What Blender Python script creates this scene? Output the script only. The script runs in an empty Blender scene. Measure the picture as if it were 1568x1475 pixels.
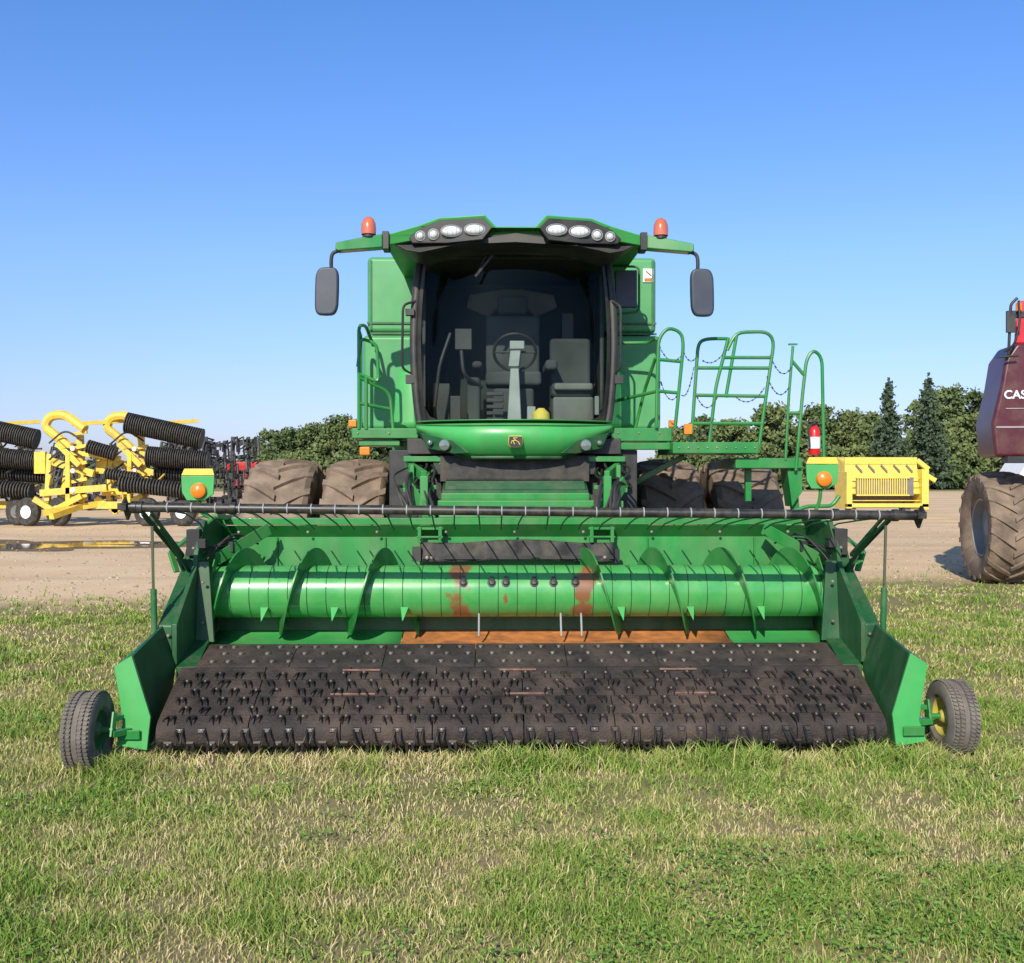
import bpy, math, random
import numpy as np
from mathutils import Vector, Matrix
random.seed(7); rng=np.random.default_rng(7)
R_=math.radians
scene=bpy.context.scene
COL=scene.collection

# ------------------------------------------------------------ materials
def mk(name,col,rough=.5,metal=0,var=.12,scale=5,dirt=None,damt=.3,dscale=3,bump=0,bscale=40,coat=0,spec=.5,dustup=0,streak=0):
    m=bpy.data.materials.new(name); m.use_nodes=True
    nt=m.node_tree; N=nt.nodes; L=nt.links; b=N['Principled BSDF']
    tc=N.new('ShaderNodeTexCoord')
    nz=N.new('ShaderNodeTexNoise'); nz.inputs['Scale'].default_value=scale; nz.inputs['Detail'].default_value=6
    L.new(tc.outputs['Object'],nz.inputs['Vector'])
    mr=N.new('ShaderNodeMapRange'); mr.inputs[1].default_value=.3; mr.inputs[2].default_value=.7
    mr.inputs[3].default_value=1-var; mr.inputs[4].default_value=1+var
    L.new(nz.outputs['Fac'],mr.inputs[0])
    mx=N.new('ShaderNodeMix'); mx.data_type='RGBA'; mx.blend_type='MULTIPLY'; mx.inputs[0].default_value=1
    mx.inputs[6].default_value=(*col,1)
    L.new(mr.outputs[0],mx.inputs[7])
    out=mx.outputs[2]
    if dirt:
        n2=N.new('ShaderNodeTexNoise'); n2.inputs['Scale'].default_value=dscale; n2.inputs['Detail'].default_value=10; n2.inputs['Roughness'].default_value=.65
        if streak:
            mpp=N.new('ShaderNodeMapping'); mpp.inputs['Scale'].default_value=(1,1,.22); L.new(tc.outputs['Object'],mpp.inputs[0]); L.new(mpp.outputs[0],n2.inputs['Vector'])
        else: L.new(tc.outputs['Object'],n2.inputs['Vector'])
        m2=N.new('ShaderNodeMapRange'); m2.inputs[1].default_value=.42; m2.inputs[2].default_value=.72; m2.inputs[3].default_value=0.08*damt; m2.inputs[4].default_value=damt
        L.new(n2.outputs['Fac'],m2.inputs[0])
        fac=m2.outputs[0]
        if dustup:
            g=N.new('ShaderNodeNewGeometry'); sp=N.new('ShaderNodeSeparateXYZ'); L.new(g.outputs['Normal'],sp.inputs[0])
            mu=N.new('ShaderNodeMath'); mu.operation='MULTIPLY_ADD'; mu.use_clamp=True
            cl=N.new('ShaderNodeMath'); cl.operation='MAXIMUM'; cl.inputs[1].default_value=0; L.new(sp.outputs[2],cl.inputs[0])
            L.new(cl.outputs[0],mu.inputs[0]); mu.inputs[1].default_value=dustup; L.new(fac,mu.inputs[2]); fac=mu.outputs[0]
        m3=N.new('ShaderNodeMix'); m3.data_type='RGBA'; L.new(fac,m3.inputs[0]); L.new(out,m3.inputs[6]); m3.inputs[7].default_value=(*dirt,1)
        out=m3.outputs[2]
        ra=N.new('ShaderNodeMapRange'); ra.inputs[3].default_value=rough; ra.inputs[4].default_value=min(1,rough+.6)
        L.new(fac,ra.inputs[0]); L.new(ra.outputs[0],b.inputs['Roughness'])
    else: b.inputs['Roughness'].default_value=rough
    L.new(out,b.inputs['Base Color'])
    b.inputs['Metallic'].default_value=metal
    b.inputs['Specular IOR Level'].default_value=spec
    b.inputs['Coat Weight'].default_value=coat
    if bump:
        n4=N.new('ShaderNodeTexNoise'); n4.inputs['Scale'].default_value=bscale; n4.inputs['Detail'].default_value=8
        L.new(tc.outputs['Object'],n4.inputs['Vector'])
        bp=N.new('ShaderNodeBump'); bp.inputs['Strength'].default_value=bump; bp.inputs['Distance'].default_value=.02
        L.new(n4.outputs['Fac'],bp.inputs['Height']); L.new(bp.outputs[0],b.inputs['Normal'])
    return m
DUST=(.32,.27,.18)
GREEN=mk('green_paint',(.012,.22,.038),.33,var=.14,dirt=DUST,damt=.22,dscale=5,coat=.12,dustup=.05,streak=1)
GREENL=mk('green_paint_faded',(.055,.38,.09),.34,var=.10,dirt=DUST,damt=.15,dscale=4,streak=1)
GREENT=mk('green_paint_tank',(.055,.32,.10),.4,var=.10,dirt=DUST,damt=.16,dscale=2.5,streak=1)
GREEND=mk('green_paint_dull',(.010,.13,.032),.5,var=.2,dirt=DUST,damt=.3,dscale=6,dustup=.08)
GREENK=mk('green_dark_and_shaded',(.005,.080,.022),.45,var=.2,dirt=DUST,damt=.18,dscale=7,streak=1)  # dark green parts; also paints the shading of the header ends into the colour
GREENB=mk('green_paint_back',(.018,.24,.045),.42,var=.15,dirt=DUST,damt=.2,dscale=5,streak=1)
BLACK=mk('black_plastic',(.016,.017,.019),.5,var=.2,dirt=DUST,damt=.16)
BLACKR=mk('black_rubber',(.022,.022,.022),.7,var=.3,dirt=DUST,damt=.25,dscale=8)
BARM=mk('bar_dark_steel',(.014,.015,.016),.38,var=.3,dirt=DUST,damt=.2,dscale=12)
BELT=mk('belt_rubber',(.022,.018,.016),.75,var=.45,scale=9,dirt=(.19,.13,.095),damt=.5,dscale=3.0,bump=.6,bscale=60)
TINE=mk('tine_plastic',(.014,.012,.011),.45,var=.3,dirt=(.20,.14,.11),damt=.3,dscale=3)
BOLT=mk('bolt_steel',(.24,.20,.175),.5,metal=.3,var=.4)
CHROME=mk('chrome',(.7,.7,.7),.18,metal=1,var=.05)
COPPER=mk('belt_lacing',(.34,.19,.14),.5,metal=.3,var=.4,scale=20)
RUST=mk('rusty_pan',(.58,.21,.055),.7,var=.3,scale=10,dirt=(.12,.06,.03),damt=.7,dscale=6)
TYRE=mk('tyre_dusty',(.27,.20,.145),.9,var=.25,scale=4,dirt=(.075,.06,.05),damt=.7,dscale=3.5,bump=.3,bscale=25,spec=.1)
TYRES=mk('small_tyre',(.14,.125,.11),.85,var=.25,scale=8,dirt=(.29,.24,.17),damt=.5,dscale=10,spec=.2)
YELLOW=mk('yellow_paint',(.82,.56,.05),.45,var=.15,dirt=DUST,damt=.45,dscale=2)
YELPALE=mk('yellow_paint_sunned',(.84,.62,.08),.45,var=.1,dirt=DUST,damt=.35)
RED=mk('red_paint',(.55,.02,.03),.35,var=.1,dirt=DUST,damt=.2)
REDD=mk('dark_red_paint',(.085,.010,.018),.3,var=.1,dirt=DUST,damt=.2)
REDF=mk('extinguisher_red',(.65,.02,.02),.3)
WHITE=mk('white_paint',(.8,.8,.78),.4,var=.04)
ORANGE=mk('orange_lens',(.85,.23,.02),.25,var=.05)
BEACON=mk('beacon_lens',(.60,.15,.07),.2,var=.1,coat=.5)
LAMP=mk('lamp_lens',(.85,.87,.88),.12,metal=.15,var=.05,coat=1)
LAMPD=mk('nose_lamp_lens',(.16,.20,.17),.1,metal=.3,var=.1,coat=1)
MIRH=mk('mirror_housing',(.035,.045,.065),.45,var=.08,dirt=DUST,damt=.1)
SEAT=mk('seat_fabric',(.060,.062,.060),.9,var=.35,scale=3)
SEATD=mk('cab_lining',(.028,.032,.030),.9,var=.3,scale=3)
SEATL=mk('cab_trim',(.17,.165,.15),.8,var=.15)
GREY=mk('grey_plastic',(.30,.31,.30),.6)
RIMY=mk('rim_yellow',(.45,.38,.05),.5,dirt=DUST,damt=.4)
RIMG=mk('rim_grey',(.30,.30,.30),.5,dirt=DUST,damt=.5)
BARK=mk('bark',(.09,.07,.05),.9,var=.3)

def glass(name,tint):
    m=bpy.data.materials.new(name); m.use_nodes=True; nt=m.node_tree; N=nt.nodes; L=nt.links
    N.remove(N['Principled BSDF']); o=N['Material Output']
    t=N.new('ShaderNodeBsdfTransparent'); t.inputs[0].default_value=(*tint,1)
    g=N.new('ShaderNodeBsdfGlossy'); g.inputs['Roughness'].default_value=.03; g.inputs[0].default_value=(.8,.9,.85,1)
    f=N.new('ShaderNodeLayerWeight'); f.inputs[0].default_value=.2
    ma=N.new('ShaderNodeMath'); ma.operation='MULTIPLY_ADD'; ma.inputs[1].default_value=.4; ma.inputs[2].default_value=.004
    L.new(f.outputs['Fresnel'],ma.inputs[0])
    mx=N.new('ShaderNodeMixShader'); L.new(ma.outputs[0],mx.inputs[0]); L.new(t.outputs[0],mx.inputs[1]); L.new(g.outputs[0],mx.inputs[2])
    L.new(mx.outputs[0],o.inputs[0]); return m
GLASS=glass('cab_glass',(.78,.85,.81))

def auger_mat():
    m=mk('auger_paint',(.06,.37,.085),.24,var=.15,dirt=(.25,.22,.13),damt=.25,dscale=5,coat=.35)
    nt=m.node_tree; N=nt.nodes; L=nt.links; b=N['Principled BSDF']
    src=b.inputs['Base Color'].links[0].from_socket
    tc=N.new('ShaderNodeTexCoord'); sp=N.new('ShaderNodeSeparateXYZ'); L.new(tc.outputs['Object'],sp.inputs[0])
    nz=N.new('ShaderNodeTexNoise'); nz.inputs['Scale'].default_value=5.5; nz.inputs['Detail'].default_value=8; L.new(tc.outputs['Object'],nz.inputs['Vector'])
    tot=None
    for x0 in (-.47,.53,-.10):
        a=N.new('ShaderNodeMath'); a.operation='SUBTRACT'; a.inputs[1].default_value=x0; L.new(sp.outputs[0],a.inputs[0])
        a2=N.new('ShaderNodeMath'); a2.operation='ABSOLUTE'; L.new(a.outputs[0],a2.inputs[0])
        mr=N.new('ShaderNodeMapRange'); w=.19 if x0!=-.10 else .07
        mr.inputs[1].default_value=w*.1; mr.inputs[2].default_value=w; mr.inputs[3].default_value=.34 if w>.1 else .2; mr.inputs[4].default_value=-.10
        L.new(a2.outputs[0],mr.inputs[0])
        if tot is None: tot=mr.outputs[0]
        else:
            mm=N.new('ShaderNodeMath'); mm.operation='MAXIMUM'; L.new(tot,mm.inputs[0]); L.new(mr.outputs[0],mm.inputs[1]); tot=mm.outputs[0]
    ad=N.new('ShaderNodeMath'); ad.operation='ADD'; L.new(tot,ad.inputs[0]); L.new(nz.outputs['Fac'],ad.inputs[1])
    m2=N.new('ShaderNodeMapRange'); m2.inputs[1].default_value=.68; m2.inputs[2].default_value=.78; L.new(ad.outputs[0],m2.inputs[0])
    mx=N.new('ShaderNodeMix'); mx.data_type='RGBA'; L.new(m2.outputs[0],mx.inputs[0]); L.new(src,mx.inputs[6]); mx.inputs[7].default_value=(.24,.11,.045,1)
    L.new(mx.outputs[2],b.inputs['Base Color']); return m
AUGER=auger_mat()

# ------------------------------------------------------------ builder
class B:
    def __init__(s): s.v=[]; s.f=[]
    def add(s,v,f):
        o=len(s.v); s.v+= [tuple(p) for p in v]; s.f+=[tuple(i+o for i in q) for q in f]
    def box(s,x0,x1,y0,y1,z0,z1):
        s.add([(x0,y0,z0),(x1,y0,z0),(x1,y1,z0),(x0,y1,z0),(x0,y0,z1),(x1,y0,z1),(x1,y1,z1),(x0,y1,z1)],
              [(0,3,2,1),(4,5,6,7),(0,1,5,4),(1,2,6,5),(2,3,7,6),(3,0,4,7)]); return s
    def beam(s,p,q,w,h,up=(0,0,1)):
        p=Vector(p);q=Vector(q);d=(q-p).normalized();u=Vector(up)
        if abs(d.dot(u))>.98:u=Vector((0,1,0))
        a=d.cross(u).normalized();b=a.cross(d)
        vs=[]
        for c in(p,q):
            for i,j in((-1,-1),(1,-1),(1,1),(-1,1)): vs.append(c+a*(w/2*i)+b*(h/2*j))
        s.add(vs,[(3,2,1,0),(4,5,6,7),(0,1,5,4),(1,2,6,5),(2,3,7,6),(3,0,4,7)]); return s
    def hexa(s,a,b):
        n=len(a); s.add(list(a)+list(b),[tuple(range(n-1,-1,-1)),tuple(range(n,2*n))]+[(i,(i+1)%n,n+(i+1)%n,n+i) for i in range(n)]); return s
    def prism(s,pts,vec):
        vec=Vector(vec); return s.hexa([Vector(p) for p in pts],[Vector(p)+vec for p in pts])
    def tube(s,pts,r,n=8,closed=False):
        pts=[Vector(p) for p in pts]; m=len(pts)
        if not hasattr(r,'__len__'): r=[r]*m
        ring=[];u=None
        for i,p in enumerate(pts):
            if closed: t=pts[(i+1)%m]-pts[i-1]
            else: t=pts[min(i+1,m-1)]-pts[max(i-1,0)]
            t.normalize()
            if u is None:
                u=t.cross(Vector((0,0,1)) if abs(t.z)<.9 else Vector((1,0,0))).normalized()
            else: u=(u-t*u.dot(t)).normalized()
            w=t.cross(u)
            ring.append([p+(u*math.cos(2*math.pi*k/n)+w*math.sin(2*math.pi*k/n))*r[i] for k in range(n)])
        v=[q for rr in ring for q in rr];f=[]
        for i in range(m if closed else m-1):
            j=(i+1)%m
            for k in range(n): f.append((i*n+k,i*n+(k+1)%n,j*n+(k+1)%n,j*n+k))
        if not closed: f.append(tuple(range(n-1,-1,-1))); f.append(tuple((m-1)*n+k for k in range(n)))
        s.add(v,f); return s
    def lathe(s,prof,org,axis=(1,0,0),n=32,sy=1):
        a=Vector(axis).normalized(); u=a.cross(Vector((0,0,1)) if abs(a.z)<.9 else Vector((0,1,0))).normalized(); w=a.cross(u); o=Vector(org)
        v=[];f=[]
        for r,h in prof:
            for k in range(n):
                t=2*math.pi*k/n; v.append(o+a*h+(u*math.cos(t)+w*math.sin(t)*sy)*max(r,1e-4))
        for i in range(len(prof)-1):
            for k in range(n): f.append((i*n+k,i*n+(k+1)%n,(i+1)*n+(k+1)%n,(i+1)*n+k))
        s.add(v,f); return s
    def grid(s,fn,nu,nv):
        v=[fn(i/nu,j/nv) for j in range(nv+1) for i in range(nu+1)]
        s.add(v,[(j*(nu+1)+i,j*(nu+1)+i+1,(j+1)*(nu+1)+i+1,(j+1)*(nu+1)+i) for j in range(nv) for i in range(nu)]); return s
    def build(s,name,mat,parent=None,org=(0,0,0),bevel=0,sharp=38,solid=0,seg=2):
        me=bpy.data.meshes.new(name); o=org
        me.from_pydata([(p[0]-o[0],p[1]-o[1],p[2]-o[2]) for p in s.v],[],s.f)
        import bmesh
        bm=bmesh.new(); bm.from_mesh(me); bmesh.ops.recalc_face_normals(bm,faces=bm.faces); bm.to_mesh(me); bm.free()
        me.polygons.foreach_set('use_smooth',[True]*len(me.polygons)); me.set_sharp_from_angle(angle=R_(sharp))
        me.materials.append(mat); ob=bpy.data.objects.new(name,me); COL.objects.link(ob)
        if parent: ob.parent=parent
        else: ob.location=org
        if solid:
            md=ob.modifiers.new('s','SOLIDIFY'); md.thickness=solid; md.offset=0
        if bevel:
            md=ob.modifiers.new('b','BEVEL'); md.width=bevel; md.segments=seg; md.limit_method='ANGLE'; md.angle_limit=R_(40)
            md.harden_normals=True
        return ob
def root(name,loc,rz=0):
    e=bpy.data.objects.new(name,None); COL.objects.link(e); e.location=loc; e.rotation_euler=(0,0,rz); e.empty_display_size=.3; return e
def rnd(pts,r=.08,k=4):
    pts=[Vector(p) for p in pts]; out=[pts[0]]
    for i in range(1,len(pts)-1):
        a,b,c=pts[i-1],pts[i],pts[i+1]
        d1=min(r,(a-b).length*.48); d2=min(r,(c-b).length*.48)
        p=b+(a-b).normalized()*d1; q=b+(c-b).normalized()*d2
        for j in range(k+1):
            t=j/k; out.append(p*(1-t)**2+b*2*t*(1-t)+q*t*t)
    out.append(pts[-1]); return out
def bigtyre(c,R,W,rim,parent,org,n=22,rimmat=None,pref='',lug=.055):
    x,y,z=c; t=B(); h=W/2
    t.lathe([(rim,-h*.72),(rim+.06,-h*.86),((rim+R)/2,-h),(R*.9,-h*.95),(R-lug,-h*.82),(R-lug+.015,0),(R-lug,h*.82),(R*.9,h*.95),((rim+R)/2,h),(rim+.06,h*.86),(rim,h*.72)],c,(1,0,0),48)
    def P(xx,th,r): return (x+xx,y-math.cos(th)*r,z+math.sin(th)*r)
    for sd in(-1,1):
        for i in range(n):
            th0=2*math.pi*(i+(.5 if sd>0 else 0))/n; secs=[]
            for k in range(5):
                u=k/4; xx=sd*(h*.99-(h*1.03)*u); th=th0-u*.30; rr=R-(.07*(1-u)**3); hw=(.036+.01*(1-u))/R
                secs.append([P(xx,th-hw*1.25,R-lug-.05-.04*(1-u)**2),P(xx,th+hw*1.25,R-lug-.05-.04*(1-u)**2),P(xx,th+hw,rr),P(xx,th-hw,rr)])
            for k in range(4): t.add(secs[k]+secs[k+1],[(0,1,5,4),(1,2,6,5),(2,3,7,6),(3,0,4,7)])
            t.add(secs[0],[(0,1,2,3)]); t.add(secs[4],[(0,1,2,3)])
    t.build(pref+'tyre',TYRE,parent,org)
    r=B(); r.lathe([(rim,-h*.72),(rim-.03,-h*.7),(rim-.05,-h*.3),(.16,-h*.25),(.14,-h*.45),(.0,-h*.45)],c,(1,0,0),32)
    r.lathe([(rim,h*.72),(rim-.03,h*.7),(rim-.05,h*.3),(.16,h*.25),(.14,h*.45),(.0,h*.45)],c,(1,0,0),32)
    r.build(pref+'rim',rimmat or RIMY,parent,org)

# ============================================================ PICKUP HEADER
HO=(0,6.8,0); H=root('pickup_header',(0.078,6.8,0),R_(1.1))
def arc(cy,cz,r,a0,a1,n=10): return [(cy+r*math.cos(R_(a0+(a1-a0)*i/n)),cz+r*math.sin(R_(a0+(a1-a0)*i/n))) for i in range(n+1)]
d=Vector((.879,.476)); nrm=Vector((-.476,.879))
c1=Vector((6.90,.17)); c2=Vector((7.38,.43))
prof=arc(c1.x,c1.y,.10,298,118)+arc(c2.x,c2.y,.075,118,-62)
b=B(); nb=8; W=2.39
for i in range(nb):
    x0=-W+2*W*i/nb+.004; x1=-W+2*W*(i+1)/nb-.004
    b.prism([(x0,p[0],p[1]) for p in prof],(x1-x0,0,0))
b.build('pickup_belt',BELT,H,HO)
cu=Vector((7.46,.455)); cv=Vector((7.83,.545)); du=(cv-cu).normalized(); nu_=Vector((-du.y,du.x))
a_=math.degrees(math.atan2(nu_.y,nu_.x))
prof2=arc(cu.x,cu.y,.05,a_+180,a_)+arc(cv.x,cv.y,.05,a_,a_-180)
b=B()
for i in range(7):
    x0=-2.31+4.62*i/7+.003; x1=-2.31+4.62*(i+1)/7-.003
    b.prism([(x0,p[0],p[1]) for p in prof2],(x1-x0,0,0))
b.build('transfer_belt',BELT,H,HO)
tn=B(); bo=B(); sl=B()
def onbelt(s_,h,lower=True):
    if lower:
        p=c1+d*s_; r=.10+(.075-.10)*s_/.546; q=p+nrm*(r+h); return q
    q=cu+du*s_+nu_*(.05+h); return q
rows=[-.17,-.08,.02,.115,.21,.305,.40,.49]
for ri,s_ in enumerate(rows):
    m_=33; off=random.uniform(-.3,.3)
    for i in range(m_):
        x=-W+.07+(2*W-.14)*(i+.25+(.35 if ri%2 else -.1)+off*.3+random.uniform(-.08,.08))/(m_-.1)
        if abs(x)>W-.05: continue
        if s_<0:
            aa=R_(118+(-s_)/.10*57.3); nn=Vector((math.cos(aa),math.sin(aa))); q=c1+nn*.10; dd=Vector((nn.y,-nn.x))
        else: q=onbelt(s_+random.uniform(-.007,.007),0); dd=d; nn=nrm
        def T(xx,a,h):
            w=q+dd*a+nn*h; return (x+xx,w.x,w.y)
        w_=.028
        tn.hexa([T(-w_,-.015,-.002),T(w_,-.015,-.002),T(w_,.020,-.002),T(-w_,.020,-.002)],[T(-w_*.8,-.010,.012),T(w_*.8,-.010,.012),T(w_*.8,.014,.012),T(-w_*.8,.014,.012)])
        if random.random()<.97:
            tilt=random.uniform(-.015,.022)
            for sx in(-.020,.020):
                if random.random()<.06: continue
                j=random.uniform(-.006,.006); ln=random.uniform(.75,1.05)
                tn.tube([T(sx,.004,.006),T(sx+tilt*.3,-.025*ln,.028),T(sx+tilt*.7+j,-.060*ln,.044*ln),T(sx+tilt+j*2,-.092*ln,.050*ln)],[.0095,.0088,.007,.004],5)
        if random.random()<.7:
            w0=q+dd*.004+nn*.012; bo.lathe([(0.0,.006),(.006,.005),(.009,0)],(x,w0.x,w0.y),(0,nn.x,nn.y),8)
    if s_>=0 and ri%2==0:
        w=onbelt(s_+.05,.0035)
        sl.beam((-W+.02,w.x,w.y),(W-.02,w.x,w.y),.05,.008,up=(0,nrm.x,nrm.y))
for s_ in(.07,.21,.33):
    for i in range(30):
        x=-2.24+4.48*(i+(.5 if s_==.21 else 0))/30+random.uniform(-.03,.03); w=onbelt(s_,0,False)
        bo.lathe([(0,.010),(.014,.009),(.019,0)],(x,w.x,w.y),(0,nu_.x,nu_.y),8)
        w2=onbelt(s_,.002,False); tn.beam((x-.03,w2.x,w2.y),(x+.03,w2.x,w2.y),.03,.008,up=(0,nu_.x,nu_.y))
tn.build('belt_tines',TINE,H,HO); bo.build('belt_bolts',BOLT,H,HO); sl.build('belt_slats',BELT,H,HO)
b=B()
for x in(-1.15,0.02,1.17):
    w=onbelt(.255,.010); b.beam((x-.15,w.x,w.y),(x+.15,w.x,w.y),.012,.006,up=(0,nrm.x,nrm.y))
for x in(-1.12,-.03,1.1):
    w=onbelt(.52,.012); b.beam((x-.13,w.x,w.y),(x+.13,w.x,w.y),.014,.006,up=(0,nrm.x,nrm.y))
b.build('belt_lacing_strips',COPPER,H,HO)
for s in(-1,1):
    side='left' if s<0 else 'right'
    f=[(-2.66,6.82,.615),(-2.54,6.80,.69),(-2.412,6.78,.296),(-2.43,6.76,.085),(-2.63,6.76,.12),(-2.59,6.79,.253)]
    m=lambda L_,dy=0:[(-s*p[0],p[1]+dy,p[2]) for p in L_]
    B().hexa(m(f),m(f,.02)).build(side+'_divider_shield',GREENL,H,HO,bevel=.004)
    B().hexa(m([(-2.535,6.815,.685),(-2.412,6.795,.30),(-2.43,6.79,.09),(-2.45,6.9,.07),(-2.46,7.4,.33),(-2.45,7.44,.50),(-2.545,7.5,.79)]),m([(-2.555,6.815,.685),(-2.432,6.795,.30),(-2.45,6.79,.09),(-2.47,6.9,.07),(-2.48,7.4,.33),(-2.47,7.44,.50),(-2.565,7.5,.79)])).build(side+'_divider_side',GREENK,H,HO)
    B().hexa(m([(-2.66,6.84,.61),(-2.60,6.81,.25),(-2.63,6.78,.12),(-2.63,7.4,.3),(-2.63,7.45,.72)]),m([(-2.645,6.84,.61),(-2.585,6.81,.25),(-2.615,6.78,.12),(-2.615,7.4,.3),(-2.615,7.45,.72)])).build(side+'_divider_outer',GREEN,H,HO)
    p=[(7.44,.52),(7.44,.80),(7.95,1.17),(7.98,1.27),(8.18,1.5),(8.82,1.5),(8.82,.42),(7.6,.42)]
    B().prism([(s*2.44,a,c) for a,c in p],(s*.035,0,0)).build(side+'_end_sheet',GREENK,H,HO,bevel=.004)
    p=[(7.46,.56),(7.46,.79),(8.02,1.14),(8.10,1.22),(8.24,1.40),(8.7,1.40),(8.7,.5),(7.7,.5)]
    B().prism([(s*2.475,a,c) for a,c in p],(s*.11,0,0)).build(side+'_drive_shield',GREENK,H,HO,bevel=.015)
    q=B()
    q.hexa([(s*2.30,7.9,.60),(s*2.44,7.9,.60),(s*2.44,7.98,1.2),(s*2.36,7.98,1.2)],[(s*2.30,7.93,.60),(s*2.44,7.93,.60),(s*2.44,8.01,1.2),(s*2.36,8.01,1.2)])
    q.hexa([(s*2.30,7.44,.50),(s*2.44,7.42,.50),(s*2.44,7.88,.62),(s*2.33,7.88,.62)],[(s*2.30,7.44,.42),(s*2.44,7.42,.42),(s*2.44,7.88,.54),(s*2.33,7.88,.54)])
    q.build(side+'_inner_end_plate',GREENK,H,HO,bevel=.004)
    q=B()
    q.beam((s*2.40,8.3,1.53),(s*2.66,8.02,1.27),.05,.02); q.beam((s*2.66,8.02,1.27),(s*2.6,7.98,1.12),.05,.02)
    q.beam((s*2.40,8.3,1.53),(s*2.40,8.75,1.5),.05,.04)
    q.beam((s*2.02,8.55,1.42),(s*2.36,8.2,1.2),.012,.10); q.beam((s*2.36,8.2,1.2),(s*2.38,8.0,.95),.012,.07)
    q.build(side+'_end_braces',GREEN,H,HO,bevel=.004)
    q=B(); q.box(s*2.5-.05,s*2.5+.05,8.05,8.16,1.24,1.44); q.box(s*2.42-.03,s*2.42+.03,8.0,8.1,1.3,1.37)
    for k in range(4):
        q.tube(rnd([(s*(2.1+.04*k),8.5,1.3+.02*k),(s*(2.25+.03*k),8.3,1.42-.05*k),(s*(2.42+.02*k),8.1,1.2+.04*k),(s*2.52,8.12,1.0+.1*k)],.12),.009)
    q.lathe([(0,-.03),(.07,-.03),(.07,.03),(0,.03)],(s*2.40,8.3,.937),(1,0,0),24)
    q.box(s*2.28-.03,s*2.28+.03,8.28,8.34,1.25,1.33)
    q.build(side+'_fittings',BLACK,H,HO,bevel=.004)
    q=B()
    q.beam((s*2.63,7.28,1.60),(s*2.60,8.02,1.24),.012,.045); q.beam((s*2.57,7.28,1.60),(s*2.56,8.02,1.24),.012,.03)
    q.beam((s*2.60,8.02,1.24),(s*2.53,8.10,1.0),.02,.10,up=(0,1,0)); q.beam((s*2.57,7.5,1.48),(s*2.50,8.1,1.05),.012,.035)
    q.beam((s*2.60,7.45,.74),(s*2.60,7.42,.62),.03,.06,up=(0,1,0))
    q.build(side+'_guard_arm',GREENK,H,HO,bevel=.003)
    B().tube([(s*2.60,7.40,1.50),(s*2.60,7.43,1.02)],.011).build(side+'_strut_rod',CHROME,H,HO)
    B().tube([(s*2.60,7.43,1.05),(s*2.60,7.45,.72)],.022,12).build(side+'_strut_body',GREEND,H,HO)
    q=B()
    for (xx,yy,zz) in((2.48,8.0,1.30),(2.56,7.98,1.22),(2.38,7.89,1.05),(2.38,7.88,.75),(2.5,7.44,.72)): q.lathe([(0,.012),(.010,.010),(.014,0)],(s*xx,yy,zz),(0,-1,0),8)
    q.build(side+'_shield_bolts',BOLT,H,HO)
    wx=-2.765 if s<0 else 2.87; wy=6.66 if s<0 else 6.93; Rr=.245; h=.10
    q=B(); pr=[(.13,-h*.75),(.15,-h*.95),(.20,-h)]
    for i,xx in enumerate([-.085,-.052,-.048,-.020,-.016,.016,.020,.048,.052,.085]):
        pr.append((Rr-(.012 if abs(xx)>.08 else .004),xx))
        if i in(1,3,5,7): pr+= [(Rr-.016,xx+.0005),(Rr-.016,xx+.0035)]
    pr+=[(.20,h),(.15,h*.95),(.13,h*.75)]
    q.lathe(pr,(wx,wy,Rr-.005),(1,0,0),56)
    for k in range(56):
        th=2*math.pi*k/56
        for xx in(-.068,-.034,.034,.068):
            a=th+(.03 if xx>0 else 0); p0=Vector((wx+xx-.012,wy+math.cos(a)*(Rr+.001),Rr-.005+math.sin(a)*(Rr+.001))); p1=Vector((wx+xx+.012,wy+math.cos(a+.03)*(Rr+.001),Rr-.005+math.sin(a+.03)*(Rr+.001)))
            q.beam(p0,p1,.016,.008,up=(0,math.cos(a),math.sin(a)))
    q.build(side+'_gauge_wheel_tyre',TYRES,H,HO)
    q=B()
    for e in(-1,1): q.lathe([(.135,e*.076),(.125,e*.078),(.11,e*.05),(.06,e*.03),(.05,e*.06),(.03,e*.085),(0,e*.085)],(wx,wy,Rr),(1,0,0),24)
    q.build(side+'_gauge_wheel_rim',GREEND if s<0 else RIMY,H,HO)
    q=B(); q.tube([(wx,wy,Rr),(wx-s*.16,wy,Rr)],.02); q.beam((wx-s*.15,wy,Rr-.05),(wx-s*.15,wy+.05,Rr+.1),.015,.07); q.beam((wx-s*.14,wy,Rr-.03),(s*2.5,6.9,.2),.06,.04)
    q.beam((wx-s*.13,wy+.03,Rr+.05),(s*2.52,7.1,.3),.04,.03); q.box(s*2.54-.07,s*2.54+.07,6.74,6.755,.16,.22)
    q.build(side+'_wheel_arm',GREEN,H,HO,bevel=.004)
pan=[(7.86,.50),(7.95,.545),(8.1,.54),(8.3,.55),(8.55,.60),(8.68,.72),(8.76,.9)]
def pangeo(x0,x1,name,mat,dz=0):
    b=B(); b.grid(lambda u,v:(x0+(x1-x0)*u,)+(lambda t:(pan[int(t)][0]+(pan[min(int(t)+1,6)][0]-pan[int(t)][0])*(t-int(t)),dz+pan[int(t)][1]+(pan[min(int(t)+1,6)][1]-pan[int(t)][1])*(t-int(t))))(v*6),8,12)
    b.build(name,mat,H,HO,solid=.006)
pangeo(-2.43,-.93,'trough_left',GREENL); pangeo(-.92,1.68,'trough_centre',RUST); pangeo(1.69,2.43,'trough_right',GREENL)
b=B(); b.box(-2.42,2.42,8.50,8.53,.600,.82); b.build('trough_shade_sheet',GREENK,H,HO)  # dark sheet added to stand in for the shade behind the auger
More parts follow.
